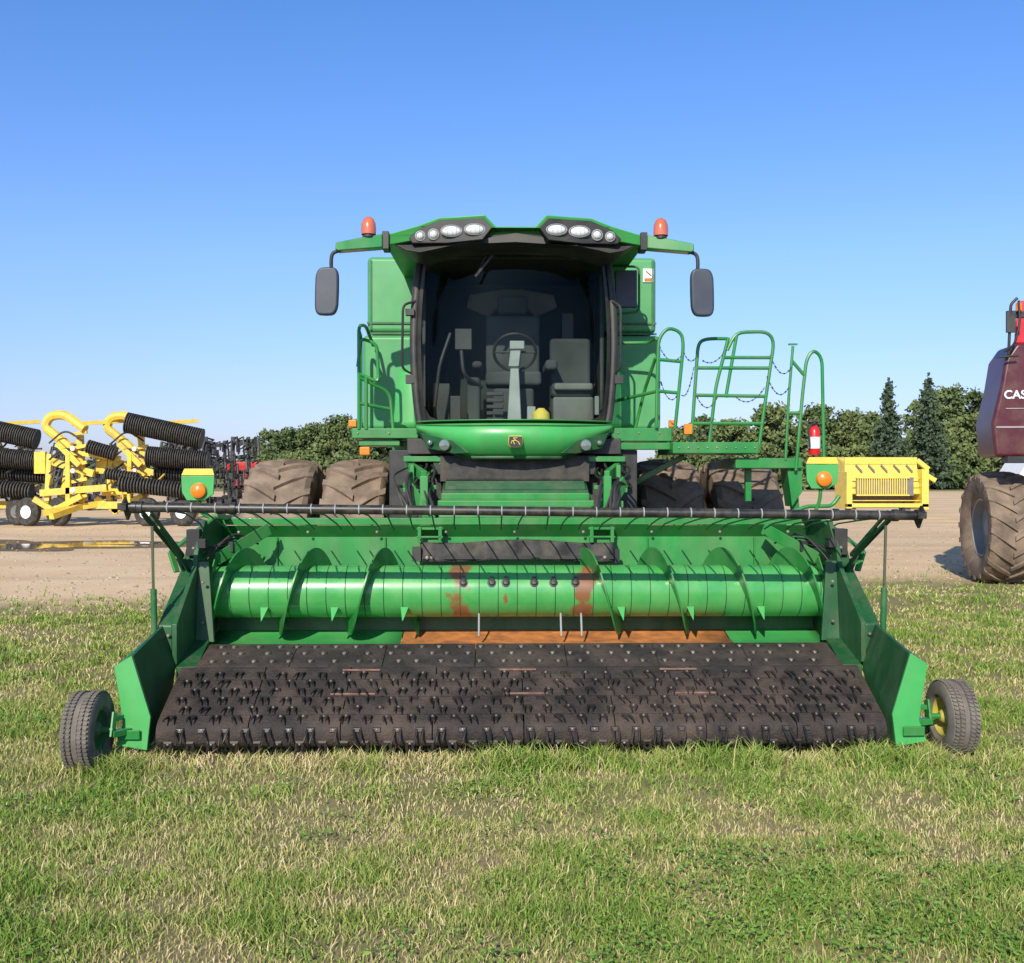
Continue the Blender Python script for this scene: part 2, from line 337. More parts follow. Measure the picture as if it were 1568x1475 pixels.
b=B(); b.box(-2.45,2.45,8.77,8.80,.86,1.34)
b.hexa([(-2.45,8.77,1.34),(2.45,8.77,1.34),(2.45,8.80,1.34),(-2.45,8.80,1.34)],[(-2.45,8.66,1.44),(2.45,8.66,1.44),(2.45,8.69,1.44),(-2.45,8.69,1.44)])
b.build('back_sheet',GREENB,H,HO)
b=B(); b.box(-2.44,2.44,8.68,8.80,1.445,1.50)
for x in(-2.0,-1.1,1.1,2.0): b.box(x-.006,x+.006,8.745,8.775,.95,1.34)
for x in(-.72,.70):
    b.box(x-.11,x+.11,8.62,8.67,1.405,1.425); b.box(x-.11,x+.11,8.60,8.66,1.34,1.355)
    b.box(x-.10,x-.07,8.60,8.68,1.30,1.43); b.box(x+.07,x+.10,8.60,8.68,1.30,1.43)
b.build('top_beam',GREEN,H,HO,bevel=.004)
b=B(); b.grid(lambda u,v:(-.80+1.6*u,8.62-.03*v+.012*math.sin(u*23+v*3)+.01*math.sin(u*51),1.315-.04*(u-.5)**2-.155*v-.012*math.sin(u*9)),60,8)
b.build('rubber_flap',BLACKR,H,HO,solid=.01)
b=B(); b.box(-.78,.8,8.575,8.60,1.165,1.195)
b.box(-.86,-.79,8.56,8.6,1.15,1.27); b.box(.80,.84,8.56,8.6,1.13,1.25)
b.build('flap_strip',BLACK,H,HO,bevel=.003)
b=B()
for i in range(9):
    x=-2.3+i*.57; b.lathe([(0,.01),(.01,.008),(.014,0)],(x,8.67,1.385),(0,-1,0),8)
for x in(-.74,-.70,.72): b.lathe([(0,.014),(.014,.01),(.018,0)],(x,8.57,1.18),(0,-1,0),8)
b.build('sheet_bolts',BOLT,H,HO)
AY,AZ=8.30,.937
B().lathe([(0,-2.40),(.205,-2.40),(.205,2.40),(0,2.40)],(0,AY,AZ),(1,0,0),64).build('auger_tube',AUGER,H,(0,AY,AZ)).location=(0,AY-6.8,AZ)
fl=B()
def flight(x0,x1,sgn,ph):
    L_=abs(x1-x0); pitch=.545; n=int(L_/pitch*40); vv=[];ff=[]
    for i in range(n+1):
        x=x0+(x1-x0)*i/n; th=ph+sgn*2*math.pi*(x-x0)/pitch
        for r,dx in((.20,0),(.345,.0),(.345,.012),(.20,.012)):
            vv.append((x+dx,AY-math.cos(th)*r,AZ+math.sin(th)*r))
    for i in range(n):
        a=i*4
        for k in range(4): ff.append((a+k,a+(k+1)%4,a+4+(k+1)%4,a+4+k))
    fl.add(vv,ff)
flight(-2.39,-.80,1,R_(-60)); flight(2.39,.50,-1,R_(-60))
fl.build('auger_flighting',GREEN,H,HO)
b=B()
for i in range(33):
    x=-2.38+i*.148
    b.lathe([(.2055,-.0035),(.2070,0),(.2055,.0035)],(x,AY,AZ),(1,0,0),48)
b.build('auger_seam_rings',GREENK,H,HO)
b=B(); mt=B()
for i,x in enumerate([-.43,-.21,-.10,.12,.27,.44]):
    th=R_(24); y=AY-math.cos(th)*.205; z=AZ+math.sin(th)*.205
    b.lathe([(0,.022),(.02,.02),(.024,.004),(.034,.003),(.036,-.004)],(x,y,z),(0,-math.cos(th),math.sin(th)),12)
    b.beam((x,y-.005,z+.05),(x,y-.006,z-.06),.03,.01,up=(0,-1,0))
for x in(-.31,.33,.49):
    mt.tube([(x,AY-.12,AZ-.16),(x,AY-.2,AZ-.33)],.008)
b.build('finger_guides',BLACK,H,HO,bevel=.002); mt.build('retracting_fingers',GREY,H,HO)
b=B()
for x,sg in((-2.0,1),(-1.46,1),(-.92,1),(.83,-1),(1.37,-1),(1.92,-1)):
    b.prism([(x,AY-.19,AZ-.10),(x+sg*.06,AY-.19,AZ-.10),(x+sg*.02,AY-.26,AZ-.20)],(0.006*sg,-.02,0))
b.build('flight_gussets',GREENL,H,HO)
zl,zr=1.637,1.573
def zb(x): return (zl+zr)/2+(zr-zl)*x/5.67
B().tube([(-2.72,7.28,zb(-2.72)),(2.78,7.28,zb(2.78))],.033,20).build('wind_guard_bar',BARM,H,HO)
b=B(); cl=B(); ec=B()
x=-2.45
while x<2.6:
    jt=random.uniform(-.02,.02)
    b.tube([(x,7.29,zb(x)-.02),(x+jt,7.75,zb(x)-.06),(x+jt*2,8.2,1.475),(x+jt*2,8.45,1.42)],.0065,5)
    cl.lathe([(.034,-.005),(.038,-.004),(.038,.004),(.034,.005)],(x,7.28,zb(x)),(1,0,0),16)
    x+=.165
b.build('wind_guard_rods',GREENK,H,HO); cl.build('rod_clamps',GREY,H,HO)
for x in(-2.68,-2.64,2.62,2.78,-2.0,2.2): ec.lathe([(.02,-.02),(.043,-.02),(.043,.02),(.02,.02)],(x,7.28,zb(x)),(1,0,0),16)
for x in(-2.74,2.80): ec.beam((x,7.24,zb(x)+.05),(x,7.34,zb(x)-.07),.02,.07); ec.box(x-.04,x+.02,7.22,7.33,zb(x)-.02,zb(x)+.03)
ec.build('bar_collars',BARM,H,HO,bevel=.003)
for s,xc,zc in((-1,-2.61,1.78),(1,2.52,1.875)):
    side='left' if s<0 else 'right'
    B().prism([(xc-.135,8.58,zc+.07),(xc+.135,8.58,zc+.07),(xc+.125,8.58,zc-.08),(xc+.05,8.58,zc-.13),(xc-.09,8.58,zc-.13),(xc-.13,8.58,zc-.06)],(0,.02,0)).build(side+'_marker_plate',GREENL,H,HO,bevel=.004)
    B().prism([(xc-.135,8.58,zc+.074),(xc+.135,8.58,zc+.074),(xc+.12,8.58,zc+.13),(xc-.11,8.58,zc+.13)],(0,.02,0)).build(side+'_marker_reflector',YELPALE,H,HO,bevel=.004)
    B().lathe([(0,.05),(.04,.045),(.06,.03),(.066,0)],(xc+.01,8.575,zc-.05),(0,-1,0),20).build(side+'_turn_lamp',ORANGE,H,HO)
    q=B(); q.tube(rnd([(xc,8.62,zc-.05),(xc,8.64,zc-.25),(s*2.45,8.7,1.48)],.08),.016); q.build(side+'_marker_post',GREEN,H,HO)

# ============================================================ COMBINE
CO=(0,10,0); C=root('combine_harvester',(0.0166,10.0,0),R_(1.1))
b=B(); b.box(-.90,.90,11.02,11.06,2.2,3.95); b.box(-.86,.86,9.75,11.02,2.20,2.26); b.box(-.5,.5,10.96,11.02,2.3,3.4)
for s in(-1,1): b.box(s*.89-.015,s*.89+.015,10.45,11.02,2.3,3.9)
b.build('cab_floor_and_rear',SEATD,C,CO)
b=B()
for s in(-1,1):
    b.box(s*.88-.02,s*.88+.02,10.35,10.43,2.3,3.9); b.box(s*.88-.02,s*.88+.02,10.98,11.05,2.3,3.9)
    b.box(s*.88-.02,s*.88+.02,9.95,11.0,2.25,2.5)
b.build('cab_side_posts',BLACK,C,CO,bevel=.01)
def glz(u,v):
    wid=.865+.06*math.sin(math.pi*min(1,v*1.0))**.8
    return (u*wid, 9.52+.33*abs(u)**2.6+.10*v*v, 2.35+1.56*v)
b=B(); b.grid(lambda u,v:glz(u*2-1,v),32,16); b.build('windscreen',GLASS,C,CO)
b=B()
for s in(-1,1):
    b.add([(s*.885,9.9,2.45),(s*.885,10.34,2.45),(s*.885,10.34,3.9),(s*.885,9.9,3.9)],[(0,1,2,3)])
b.build('side_windows',GLASS,C,CO)
b=B()
for s in(-1,1):
    b.grid(lambda u,v:(lambda p,q:(p[0]+s*.012*1,p[1]+(-.012 if u<.5 else .06*u),p[2]))(glz(s*(.93+.085*u),v),0),3,20)
    b.tube([(lambda p:(p[0]+s*.02,p[1]+.03,p[2]))(glz(s*1.0,v/16)) for v in range(17)],.042,10)
    for (v0,sg) in((0,1),(1,-1)):
        A0=glz(s*.97,v0); A1=glz(s*.78,v0); A2=glz(s*.90,v0+sg*.035); A3=glz(s*.955,v0+sg*.11)
        b.prism([(p[0],p[1]-.008,p[2]) for p in(A0,A1,A2,A3)],(0,.02,0))
b.tube([(lambda p:(p[0],p[1]-.005,p[2]-.01))(glz(u/16-1,0)) for u in range(33)],.028,8)
b.tube([(lambda p:(p[0],p[1]-.005,p[2]+.0))(glz(u/16-1,1)) for u in range(33)],.03,8)
b.tube(rnd([(-.93,9.9,3.5),(-1.04,9.8,3.45),(-1.05,9.8,2.85),(-.93,9.9,2.8)],.06),.012)
b.tube(rnd([(.93,9.9,3.5),(1.0,9.8,3.45),(1.0,9.8,2.85),(.93,9.9,2.8)],.06),.012)
b.beam((-.25,9.56,3.90),(-.34,9.50,3.68),.012,.012); b.beam((-.36,9.5,3.66),(-.20,9.53,3.86),.012,.02)
b.box(-1.02,-.94,9.84,9.92,3.36,3.42); b.box(.95,1.03,9.84,9.92,2.72,2.80); b.box(-1.02,-.94,9.84,9.92,2.72,2.80)
b.build('cab_frame',BLACK,C,CO)
q=B(); q.box(-.27,.27,10.45,10.58,2.85,3.45); q.box(-.27,.27,10.05,10.5,2.72,2.86); q.box(-.15,.15,10.46,10.56,3.47,3.66)
q.box(-.20,.20,10.1,10.45,2.28,2.7); q.box(-.40,-.30,10.0,10.5,2.88,2.95); q.box(.30,.42,9.95,10.5,2.86,2.96); q.box(-.45,-.32,10.05,10.5,2.3,2.8)
q.build('operator_seat',SEAT,C,CO,bevel=.035,seg=3)
q=B(); q.box(.36,.76,10.25,10.36,2.72,3.2); q.box(.36,.76,9.95,10.3,2.60,2.74)
q.build('training_seat_back',SEAT,C,CO,bevel=.04,seg=3)
q=B(); q.box(.37,.76,9.9,10.2,2.28,2.60); q.box(.38,.75,9.88,10.2,2.66,2.73); q.prism([(-.44,10.9,3.74),(-.1,10.9,3.80),(.1,10.9,3.80),(.44,10.9,3.74),(.48,10.9,3.60),(.24,10.9,3.50),(.12,10.9,3.62),(0,10.9,3.66),(-.12,10.9,3.62),(-.24,10.9,3.50),(-.48,10.9,3.60)],(0,.05,0))
q.build('training_seat_base',SEATL,C,CO,bevel=.03,seg=3)
q=B(); q.hexa([(-.07,9.72,2.27),(.07,9.72,2.27),(.07,9.86,2.27),(-.07,9.86,2.27)],[(-.035,9.82,2.86),(.045,9.82,2.86),(.045,9.9,2.86),(-.035,9.9,2.86)])
q.beam((0,9.84,2.86),(0.02,9.95,3.02),.10,.08); q.box(-.04,.10,9.9,9.93,3.05,3.13)
q.build('steering_column',GREY,C,CO,bevel=.01)
q=B(); q.tube([(0.01+.20*math.cos(t*math.pi/12),9.98+.12*math.sin(t*math.pi/12),3.03-.16*math.sin(t*math.pi/12)) for t in range(24)],.016,8,closed=True)
q.beam((-.19,9.98,3.03),(.21,9.98,3.03),.03,.02)
q.box(-.56,-.40,9.95,10.0,3.05,3.25); q.box(-.6,-.5,9.8,9.85,2.28,2.6); q.box(-.78,-.62,10.2,10.5,2.3,2.75); q.box(.5,.62,10.6,10.7,3.2,3.5)
for i in range(6): q.box(-.26,-.10,9.78,9.84,2.30+i*.06,2.335+i*.06)
q.tube(rnd([(-.5,9.98,3.05),(-.48,9.95,2.8),(-.3,10.1,2.7)],.1),.02); q.tube(rnd([(-.75,9.9,2.5),(-.7,9.85,2.9),(-.6,9.9,3.2)],.1),.018)
q.build('steering_wheel_and_console',BLACK,C,CO,bevel=.006)
q=B(); q.lathe([(0,0),(.07,0),(.085,.05),(.08,.13),(.03,.18),(0,.18)],(.25,9.74,2.30),(0,0,1),16); q.build('yellow_jug',YELPALE,C,CO)
q=B(); q.box(.12,.2,9.76,9.82,2.36,2.50); q.box(.755,.80,9.8,9.82,2.42,2.60); q.build('papers',GREY,C,CO,bevel=.01)
roof=[(-1.17,3.93),(-1.17,4.03),(-.86,4.085),(-.68,4.14),(-.27,4.15),(-.175,4.045),(.175,4.045),(.27,4.15),(.68,4.14),(.86,4.085),(1.17,4.03),(1.17,3.93),(.9,3.955),(-.9,3.955)]
def yfr(x): return 9.20+.28*(abs(x)/1.17)**2.2
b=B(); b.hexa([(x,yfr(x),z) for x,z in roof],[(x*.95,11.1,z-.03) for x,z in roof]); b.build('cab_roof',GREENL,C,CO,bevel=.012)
b=B(); vis=[(-1.10,3.945),(-.98,3.875),(-.85,3.845),(-.55,3.89),(0,3.915),(.55,3.89),(.85,3.845),(.98,3.875),(1.10,3.945),(0,3.985)]
b.hexa([(x,yfr(x)+.02,z) for x,z in vis],[(x*.93,9.9,z-.02) for x,z in vis]); b.box(-.92,.92,9.7,11.05,3.86,3.92)
b.build('roof_underside',BLACK,C,CO,bevel=.01)
for s in(-1,1):
    side='left' if s<0 else 'right'
    hp=[(-.95,3.975),(-.86,4.045),(-.67,4.11),(-.285,4.115),(-.205,4.03),(-.29,3.925),(-.6,3.905),(-.92,3.925)]
    B().hexa([(s*-x,yfr(x)-.025,z) for x,z in hp],[(s*-x,yfr(x)+.1,z) for x,z in hp]).build(side+'_lamp_housing',BLACK,C,CO,bevel=.008)
    LL=((-.845,3.982,.036,1),(-.725,3.987,.04,1),(-.565,4.008,.086,.55),(-.36,4.015,.084,.55))
    q=B()
    for xx,zz,rx,sy in LL: q.lathe([(0,.03),(rx*.5,.026),(rx*.85,.014),(rx,-.002),(rx,-.02)],(s*-xx,yfr(xx)-.022,zz),(0,-1,0),24,sy)
    q.build(side+'_work_lamps',LAMP,C,CO)
    q=B()
    for xx,zz,rx,sy in LL:
        q.lathe([(rx+.001,.012),(rx+.010,.010),(rx+.010,-.01)],(s*-xx,yfr(xx)-.022,zz),(0,-1,0),24,sy)
        for e in(-.4,.1,.5): q.beam((s*-xx+rx*e,yfr(xx)-.05,zz-rx*sy*.7),(s*-xx+rx*e,yfr(xx)-.05,zz+rx*sy*.7),.003,.003)
    q.build(side+'_lamp_rims',GREY,C,CO)
    B().prism([(s*1.19,9.40,4.02),(s*1.19,9.40,3.90),(s*1.58,9.34,3.855),(s*1.605,9.34,3.87),(s*1.60,9.34,3.93),(s*1.35,9.38,3.99)],(0,.13,0)).build(side+'_mirror_arm',GREEN,C,CO,bevel=.01)
    q=B(); q.box(s*1.165-.03,s*1.165+.03,9.42,9.6,3.89,4.05); q.tube(rnd([(s*1.56,9.4,3.87),(s*1.64,9.4,3.85),(s*1.65,9.4,3.76),(s*1.64,9.42,3.6)],.06),.018)
    q.lathe([(0,0),(.055,0),(.055,.03),(0,.03)],(s*1.315,9.42,3.985),(0,0,1),16)
    q.build(side+'_mirror_bracket',BLACK,C,CO,bevel=.005)
    B().lathe([(.066,0),(.068,.05),(.063,.10),(.045,.14),(.02,.158),(0,.16)],(s*1.315,9.42,4.015),(0,0,1),24).build(side+'_beacon',BEACON,C,CO)
    q=B(); cx=s*1.685
    out=[]
    for k in range(24):
        t=2*math.pi*k/24; ct,st=math.cos(t),math.sin(t)
        out.append((cx+math.copysign(abs(ct)**.5,ct)*.105+ (st)*-s*.012,math.copysign(abs(st)**.45,st)*.215+3.50))
    q.hexa([(x,9.36,z) for x,z in out],[(x,9.44,z) for x,z in out]); q.build(side+'_mirror',MIRH,C,CO,bevel=.02,seg=4)
b=B(); b.box(-.08,.08,9.6,9.7,4.045,4.07); b.tube([(-.07,9.5,4.03),(-.06,9.5,4.075),(.06,9.5,4.075),(.07,9.5,4.03)],.01); b.build('roof_bracket',GREEND,C,CO)
def nose(u,v):
    uu=u*2-1; a=abs(uu)
    zt=2.315; zbm=2.03+.235*max(0,(a-.45)/.55)**1.5
    return (uu*.90,9.30+.36*a**2.2+.06*(1-(2*v-1)**2)*-1+.10*v*v, zt+(zbm-zt)*v)
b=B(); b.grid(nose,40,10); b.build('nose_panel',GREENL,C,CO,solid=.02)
b=B(); b.grid(lambda u,v:(lambda p:(p[0]*1.0,p[1]-.02+.3*v,2.35-.02*v))(nose(u,0)),30,2); b.build('nose_top',GREEN,C,CO,solid=.01)
b=B()
b.tube([(lambda p:(p[0],p[1]-.018,p[2]))(nose(u/40,.06)) for u in range(41)],.006,6); b.tube([(lambda p:(p[0],p[1]+.0,p[2]-.012))(nose(u/40,1)) for u in range(41)],.018,6)
b.build('nose_trim',GREENK,C,CO)
for s in(-1,1):
    side='left' if s<0 else 'right'
    q=B(); q.hexa([(s*.87,9.60,2.25),(s*.80,9.54,2.10),(s*.55,9.37,2.05),(s*.40,9.33,2.05),(s*.56,9.36,2.17)],[(s*.87,9.72,2.24),(s*.80,9.7,2.10),(s*.55,9.6,2.06),(s*.42,9.6,2.06),(s*.60,9.6,2.17)])
    q.build(side+'_nose_cheek',GREENK,C,CO,bevel=.01)
    q=B(); q.lathe([(0,.03),(.045,.025),(.055,0),(.055,-.04)],(s*.635,9.38,2.125),(0,-1,0),20); q.lathe([(0,.03),(.02,.025),(.028,0),(.028,-.04)],(s*.77,9.49,2.15),(0,-1,0),14)
    q.build(side+'_nose_lamp',LAMPD,C,CO)
    q=B(); q.box(min(s*.62,s*1.02),max(s*.62,s*1.02),9.6,9.75,1.98,2.03); q.beam((s*.64,9.62,2.0),(s*.80,9.7,1.85),.05,.02); q.build(side+'_cab_mount',GREEN,C,CO,bevel=.005)
yb=9.225
q=B(); q.prism([(-.062,yb,2.205),(.062,yb,2.205),(.066,yb,2.13),(.045,yb,2.10),(-.045,yb,2.10),(-.066,yb,2.13)],(0,.03,0)); q.build('badge_border',YELPALE,C,CO,bevel=.01)
q=B(); q.prism([(-.056,yb-.004,2.199),(.056,yb-.004,2.199),(.060,yb-.004,2.132),(.042,yb-.004,2.105),(-.042,yb-.004,2.105),(-.060,yb-.004,2.132)],(0,.01,0)); q.build('badge_field',BLACK,C,CO)
q=B()
for a_,c_ in(((-.035,2.160),(.0,2.165)),((.0,2.165),(.025,2.15)),((.0,2.165),(-.02,2.185)),((-.03,2.16),(-.040,2.135)),((.025,2.15),(.038,2.125)),((-.02,2.16),(-.01,2.13)),((-.02,2.185),(.015,2.186))):
    q.beam((a_[0],yb-.008,a_[1]),(c_[0],yb-.008,c_[1]),.005,.006,up=(0,-1,0))
q.build('badge_emblem',YELPALE,C,CO)
b=B(); b.box(-1.50,-.935,10.85,14.6,3.33,4.12); b.box(.935,1.50,10.85,14.6,3.33,4.12); b.box(-1.0,1.0,11.16,14.58,3.33,4.10); b.build('grain_tank',GREENT,C,CO,bevel=.05,seg=3)
b=B(); b.box(-1.54,-.95,10.78,14.6,2.32,3.30); b.box(.95,1.54,10.78,14.6,2.32,3.30); b.box(-.95,.95,11.12,14.6,2.2,3.30); b.build('side_body',GREENT,C,CO,bevel=.05,seg=3)
b=B()
for s in(-1,1): b.grid(lambda u,v:(s*(.98+.36*u*(1-.0*v)),10.70+.14*u**2+.05*v,2.34+.62*v*(1-.35*u**3)),10,10)
b.build('lower_body_bulge',GREENL,C,CO,solid=.01)
b=B(); b.box(-1.5,1.5,13.5,16.4,1.6,3.6); b.box(-1.0,1.0,11.4,15.5,1.0,2.25); b.build('rear_body',GREEN,C,CO,bevel=.06)
b=B()
for s in(-1,1): b.box(s*1.22-.28,s*1.22+.28,10.832,10.846,3.42,3.44); b.box(s*1.46-.01,s*1.46+.01,10.835,10.846,3.36,4.08)
b.box(1.0,1.50,10.82,10.85,3.31,3.33); b.box(-1.5,-1.0,10.82,10.85,3.31,3.33)
b.build('panel_seams',GREEND,C,CO)
b=B(); b.box(1.36,1.47,10.835,10.848,3.86,4.0); b.build('warning_decal',WHITE,C,CO)
b=B(); b.box(1.375,1.455,10.828,10.834,3.87,3.90); b.beam((1.39,10.83,3.975),(1.44,10.83,3.93),.01,.006,up=(0,1,0)); b.build('decal_print',RUST,C,CO)
b=B(); b.box(1.0,1.21,10.2,10.27,3.5,3.86); b.tube([(1.0,10.25,3.68),(.93,10.3,3.68)],.015); b.build('side_mirror',MIRH,C,CO,bevel=.03,seg=3)
b=B(); b.tube(rnd([(.97,10.3,3.92),(1.235,10.24,3.90),(1.235,10.24,3.46),(.97,10.3,3.44)],.05),.012); b.build('side_mirror_frame',GREEND,C,CO)
b=B(); b.box(-1.0,1.0,9.75,11.2,2.05,2.2); b.box(-.66,.66,10.2,11.5,1.55,2.05); b.box(-1.05,-.7,10.3,11.4,1.2,2.05); b.box(.7,1.05,10.3,11.4,1.2,2.05)
b.box(-.75,.75,9.62,9.70,1.86,2.04); b.box(-1.2,-.7,10.1,10.3,1.3,2.1); b.box(.7,1.2,10.1,10.3,1.3,2.1)
b.build('undercab_frame',BLACK,C,CO,bevel=.01)
b=B(); P0=[(-.66,8.83,1.52),(.66,8.83,1.52),(.66,10.4,2.0),(-.66,10.4,2.0)]
b.hexa(P0,[(p[0],p[1],p[2]-.8) for p in P0])
for i,(y,z) in enumerate(((8.86,1.56),(9.05,1.62),(9.25,1.68))): b.box(-.70+.02*i,.70-.02*i,y,y+.05,z-.04,z+.02)
b.build('feeder_house',GREEN,C,CO,bevel=.012)
b=B()
b.hexa([(-.655,9.36,1.69),(.655,9.36,1.69),(.655,9.36,1.72),(-.655,9.36,1.72)],[(-.655,10.2,1.95),(.655,10.2,1.95),(.655,10.2,1.98),(-.655,10.2,1.98)])
for i in range(7): b.box(-.63,.63,9.40+i*.05,9.415+i*.05,1.70+i*.018,1.76+i*.022)
b.build('feeder_ribs',GREENK,C,CO)
b=B(); b.box(-.68,.68,9.55,9.60,1.80,2.03); b.box(-.9,-.68,9.75,9.8,1.5,2.02); b.box(.68,.9,9.75,9.8,1.5,2.02); b.build('feeder_seal',BLACKR,C,CO)
b=B()
for s in(-1,1):
    b.box(s*.80-.035,s*.80+.035,9.1,9.2,1.35,1.85); b.beam((s*.80,9.15,1.85),(s*1.0,9.8,1.95),.05,.09); b.beam((s*.72,9.0,1.45),(s*.98,9.3,1.80),.02,.12)
    b.box(s*.92-.02,s*.92+.02,9.3,9.4,1.4,1.95); b.beam((s*.72,9.2,1.60),(s*.95,9.2,1.60),.04,.06); b.beam((s*.7,9.3,1.75),(s*1.0,9.3,1.72),.03,.04)
b.build('header_lock_frame',GREENB,C,CO,bevel=.006)
b=B(); rr=random.Random(3)
for s in(-1,1):
    for i in range(9):
        x0=s*rr.uniform(.68,.98); b.tube(rnd([(x0,9.0,rr.uniform(1.4,1.6)),(x0+s*rr.uniform(.0,.12),9.1,rr.uniform(1.65,1.85)),(s*rr.uniform(.7,1.1),9.5,rr.uniform(1.7,1.95)),(s*.85,9.9,2.0)],.15),rr.uniform(.008,.016),6)
b.tube([(.80,9.1,1.5),(1.0,10.3,1.3)],.05,12); b.tube([(-.80,9.1,1.5),(-1.0,10.3,1.3)],.05,12)
b.build('hydraulic_hoses',BLACK,C,CO)
for xc in(-2.53,-1.70,1.74,2.58): bigtyre((xc,11.95,1.01),1.03,.74 if abs(xc)>2 else .70,.52,C,CO,n=20,pref='outer_' if abs(xc)>2 else 'inner_')
for xc in(-1.5,1.5): bigtyre((xc,15.6,.75),.75,.5,.38,C,CO,n=18,pref='rear_')
b=B(); b.tube([(-2.5,11.95,1.01),(2.5,11.95,1.01)],.14,16); b.tube([(-1.4,15.6,.75),(1.4,15.6,.75)],.09,12); b.build('axles',GREEND,C,CO)
b=B(); b.box(-1.56,-.92,10.1,10.7,2.21,2.31); b.box(-1.5,-1.1,10.15,10.6,2.14,2.20); b.box(.93,1.52,10.0,10.72,2.18,2.31)
b.box(1.50,2.32,9.85,10.75,2.06,2.17); b.box(2.12,2.76,9.95,10.75,1.92,2.02); b.box(.95,1.55,10.02,10.1,2.1,2.17)
b.build('service_platform',GREEN,C,CO,bevel=.01)
b=B(); b.hexa([(2.62,10.0,2.0),(2.78,10.0,1.98),(2.78,10.0,1.7),(2.68,10.0,1.55)],[(2.62,10.25,2.0),(2.78,10.25,1.98),(2.78,10.25,1.7),(2.68,10.25,1.55)])
b.beam((2.72,10.1,1.7),(2.76,10.1,1.25),.08,.05,up=(0,1,0)); b.tube(rnd([(2.62,9.9,1.50),(2.8,9.9,1.56),(3.05,9.95,1.56),(3.12,9.95,1.66)],.05),.02)
b.beam((2.3,10.2,1.95),(2.3,10.2,1.6),.06,.06,up=(0,1,0)); b.beam((1.75,10.6,2.05),(1.2,10.7,1.75),.06,.06)
b.build('platform_brackets',GREEN,C,CO,bevel=.006)
b=B()
for i in range(9): b.lathe([(0,.012),(.008,.010),(.012,0)],(1.56+i*.09,9.85,2.115),(0,-1,0),8)
for xx in(1.0,1.2,1.4,-1.5,-1.2): b.lathe([(0,.012),(.008,.010),(.012,0)],(xx,10.0 if xx>0 else 10.1,2.26),(0,-1,0),8)
b.build('platform_bolts',BOLT,C,CO)
rl=B()
def rail(pts,r=.017,cr=.09): rl.tube(rnd(pts,cr),r,8)
rail([(-1.49,10.1,2.3),(-1.49,10.1,3.30),(-1.46,10.4,3.34),(-1.42,10.7,3.18)]); rail([(-1.50,10.1,2.9),(-1.47,10.1,3.18),(-1.32,10.12,3.12),(-1.30,10.12,2.75),(-1.48,10.1,2.83)],cr=.06)
rail([(-1.49,10.1,2.80),(-1.20,10.2,2.66),(-1.17,10.2,2.3)]); rail([(-1.49,10.1,2.55),(-1.2,10.2,2.5)]); rail([(-1.42,10.1,2.3),(-1.42,10.1,2.8)])
rail([(-1.52,10.5,2.3),(-1.52,10.5,3.25),(-1.49,10.1,3.25)])
rail([(1.36,9.95,2.32),(1.38,9.95,3.16),(1.47,9.95,3.27),(1.60,9.95,3.22),(1.62,9.95,3.1),(1.54,9.95,2.3)]); rail([(1.38,9.95,2.96),(1.605,9.95,2.94)]); rail([(1.37,9.95,2.66),(1.58,9.95,2.64)])
rail([(.98,10.4,3.17),(1.36,10.35,3.17),(1.37,10.0,3.17)]); rail([(1.02,10.5,2.6),(1.37,10.0,2.66)]); rail([(1.36,10.0,2.98),(1.30,10.3,2.7),(1.22,10.4,2.32)])
rail([(1.69,9.95,2.1),(1.76,9.95,3.12),(1.84,9.95,3.16),(2.04,9.95,3.16)]); rail([(2.05,9.95,3.17),(1.93,9.95,2.7),(1.86,9.95,2.1)])
rail([(2.04,9.95,3.05),(2.12,9.95,3.22),(2.42,9.95,3.23),(2.49,9.95,3.14),(2.41,9.95,2.6),(2.34,9.95,2.1)]); rail([(1.74,9.95,2.88),(2.45,9.95,2.88)]); rail([(1.72,9.95,2.62),(2.41,9.95,2.61)]); rail([(2.0,9.95,2.98),(2.46,9.95,2.98)])
rail([(1.70,9.95,2.35),(2.37,9.95,2.35)]); rail([(2.13,9.95,3.2),(2.03,9.97,2.6)])
rail([(2.60,9.95,2.0),(2.63,9.95,2.6),(2.67,9.95,3.09)],r=.014); rl.box(2.63,2.71,9.93,9.97,3.10,3.115)
rail([(2.70,9.95,1.9),(2.76,9.95,2.6),(2.80,9.95,2.97),(2.87,9.95,3.06),(2.95,9.95,2.98),(2.97,9.95,2.0)]); rail([(2.62,9.95,2.45),(2.73,9.95,2.45)]); rail([(2.66,9.95,2.95),(2.79,9.95,2.8)])
rl.build('platform_handrails',GREEN,C,CO)
q=B()
def chain(a,c_,sag):
    a=Vector(a);c_=Vector(c_); n=max(6,int((c_-a).length/.022))
    for i in range(n):
        f=lambda t:a.lerp(c_,t)+Vector((0,0,-sag*4*t*(1-t)))
        q.beam(f(i/n),f((i+.8)/n),.014 if i%2 else .006,.006 if i%2 else .014)
chain((1.61,9.94,3.05),(1.75,9.94,3.0),.08); chain((1.38,9.94,3.1),(1.6,9.94,3.0),.10); chain((1.60,9.94,2.62),(1.72,9.94,2.9),.1); chain((1.40,9.94,2.75),(1.56,9.94,2.62),.1)
chain((1.74,9.94,2.62),(1.95,9.94,2.62),.12); chain((2.45,9.94,3.0),(2.66,9.94,2.9),.12); chain((2.42,9.94,2.8),(2.63,9.94,2.7),.12); chain((2.1,9.94,2.62),(2.40,9.94,2.7),.1); chain((1.8,9.94,2.95),(2.05,9.94,3.1),.08); chain((1.74,9.94,2.3),(1.9,9.94,2.4),.1)
q.build('safety_chains',BARM,C,CO)
B().lathe([(0,0),(.05,0),(.056,.02),(.056,.22),(.04,.26),(.02,.28),(0,.28)],(2.87,9.93,2.05),(0,0,1),20).build('fire_extinguisher_bottle',REDF,C,CO)
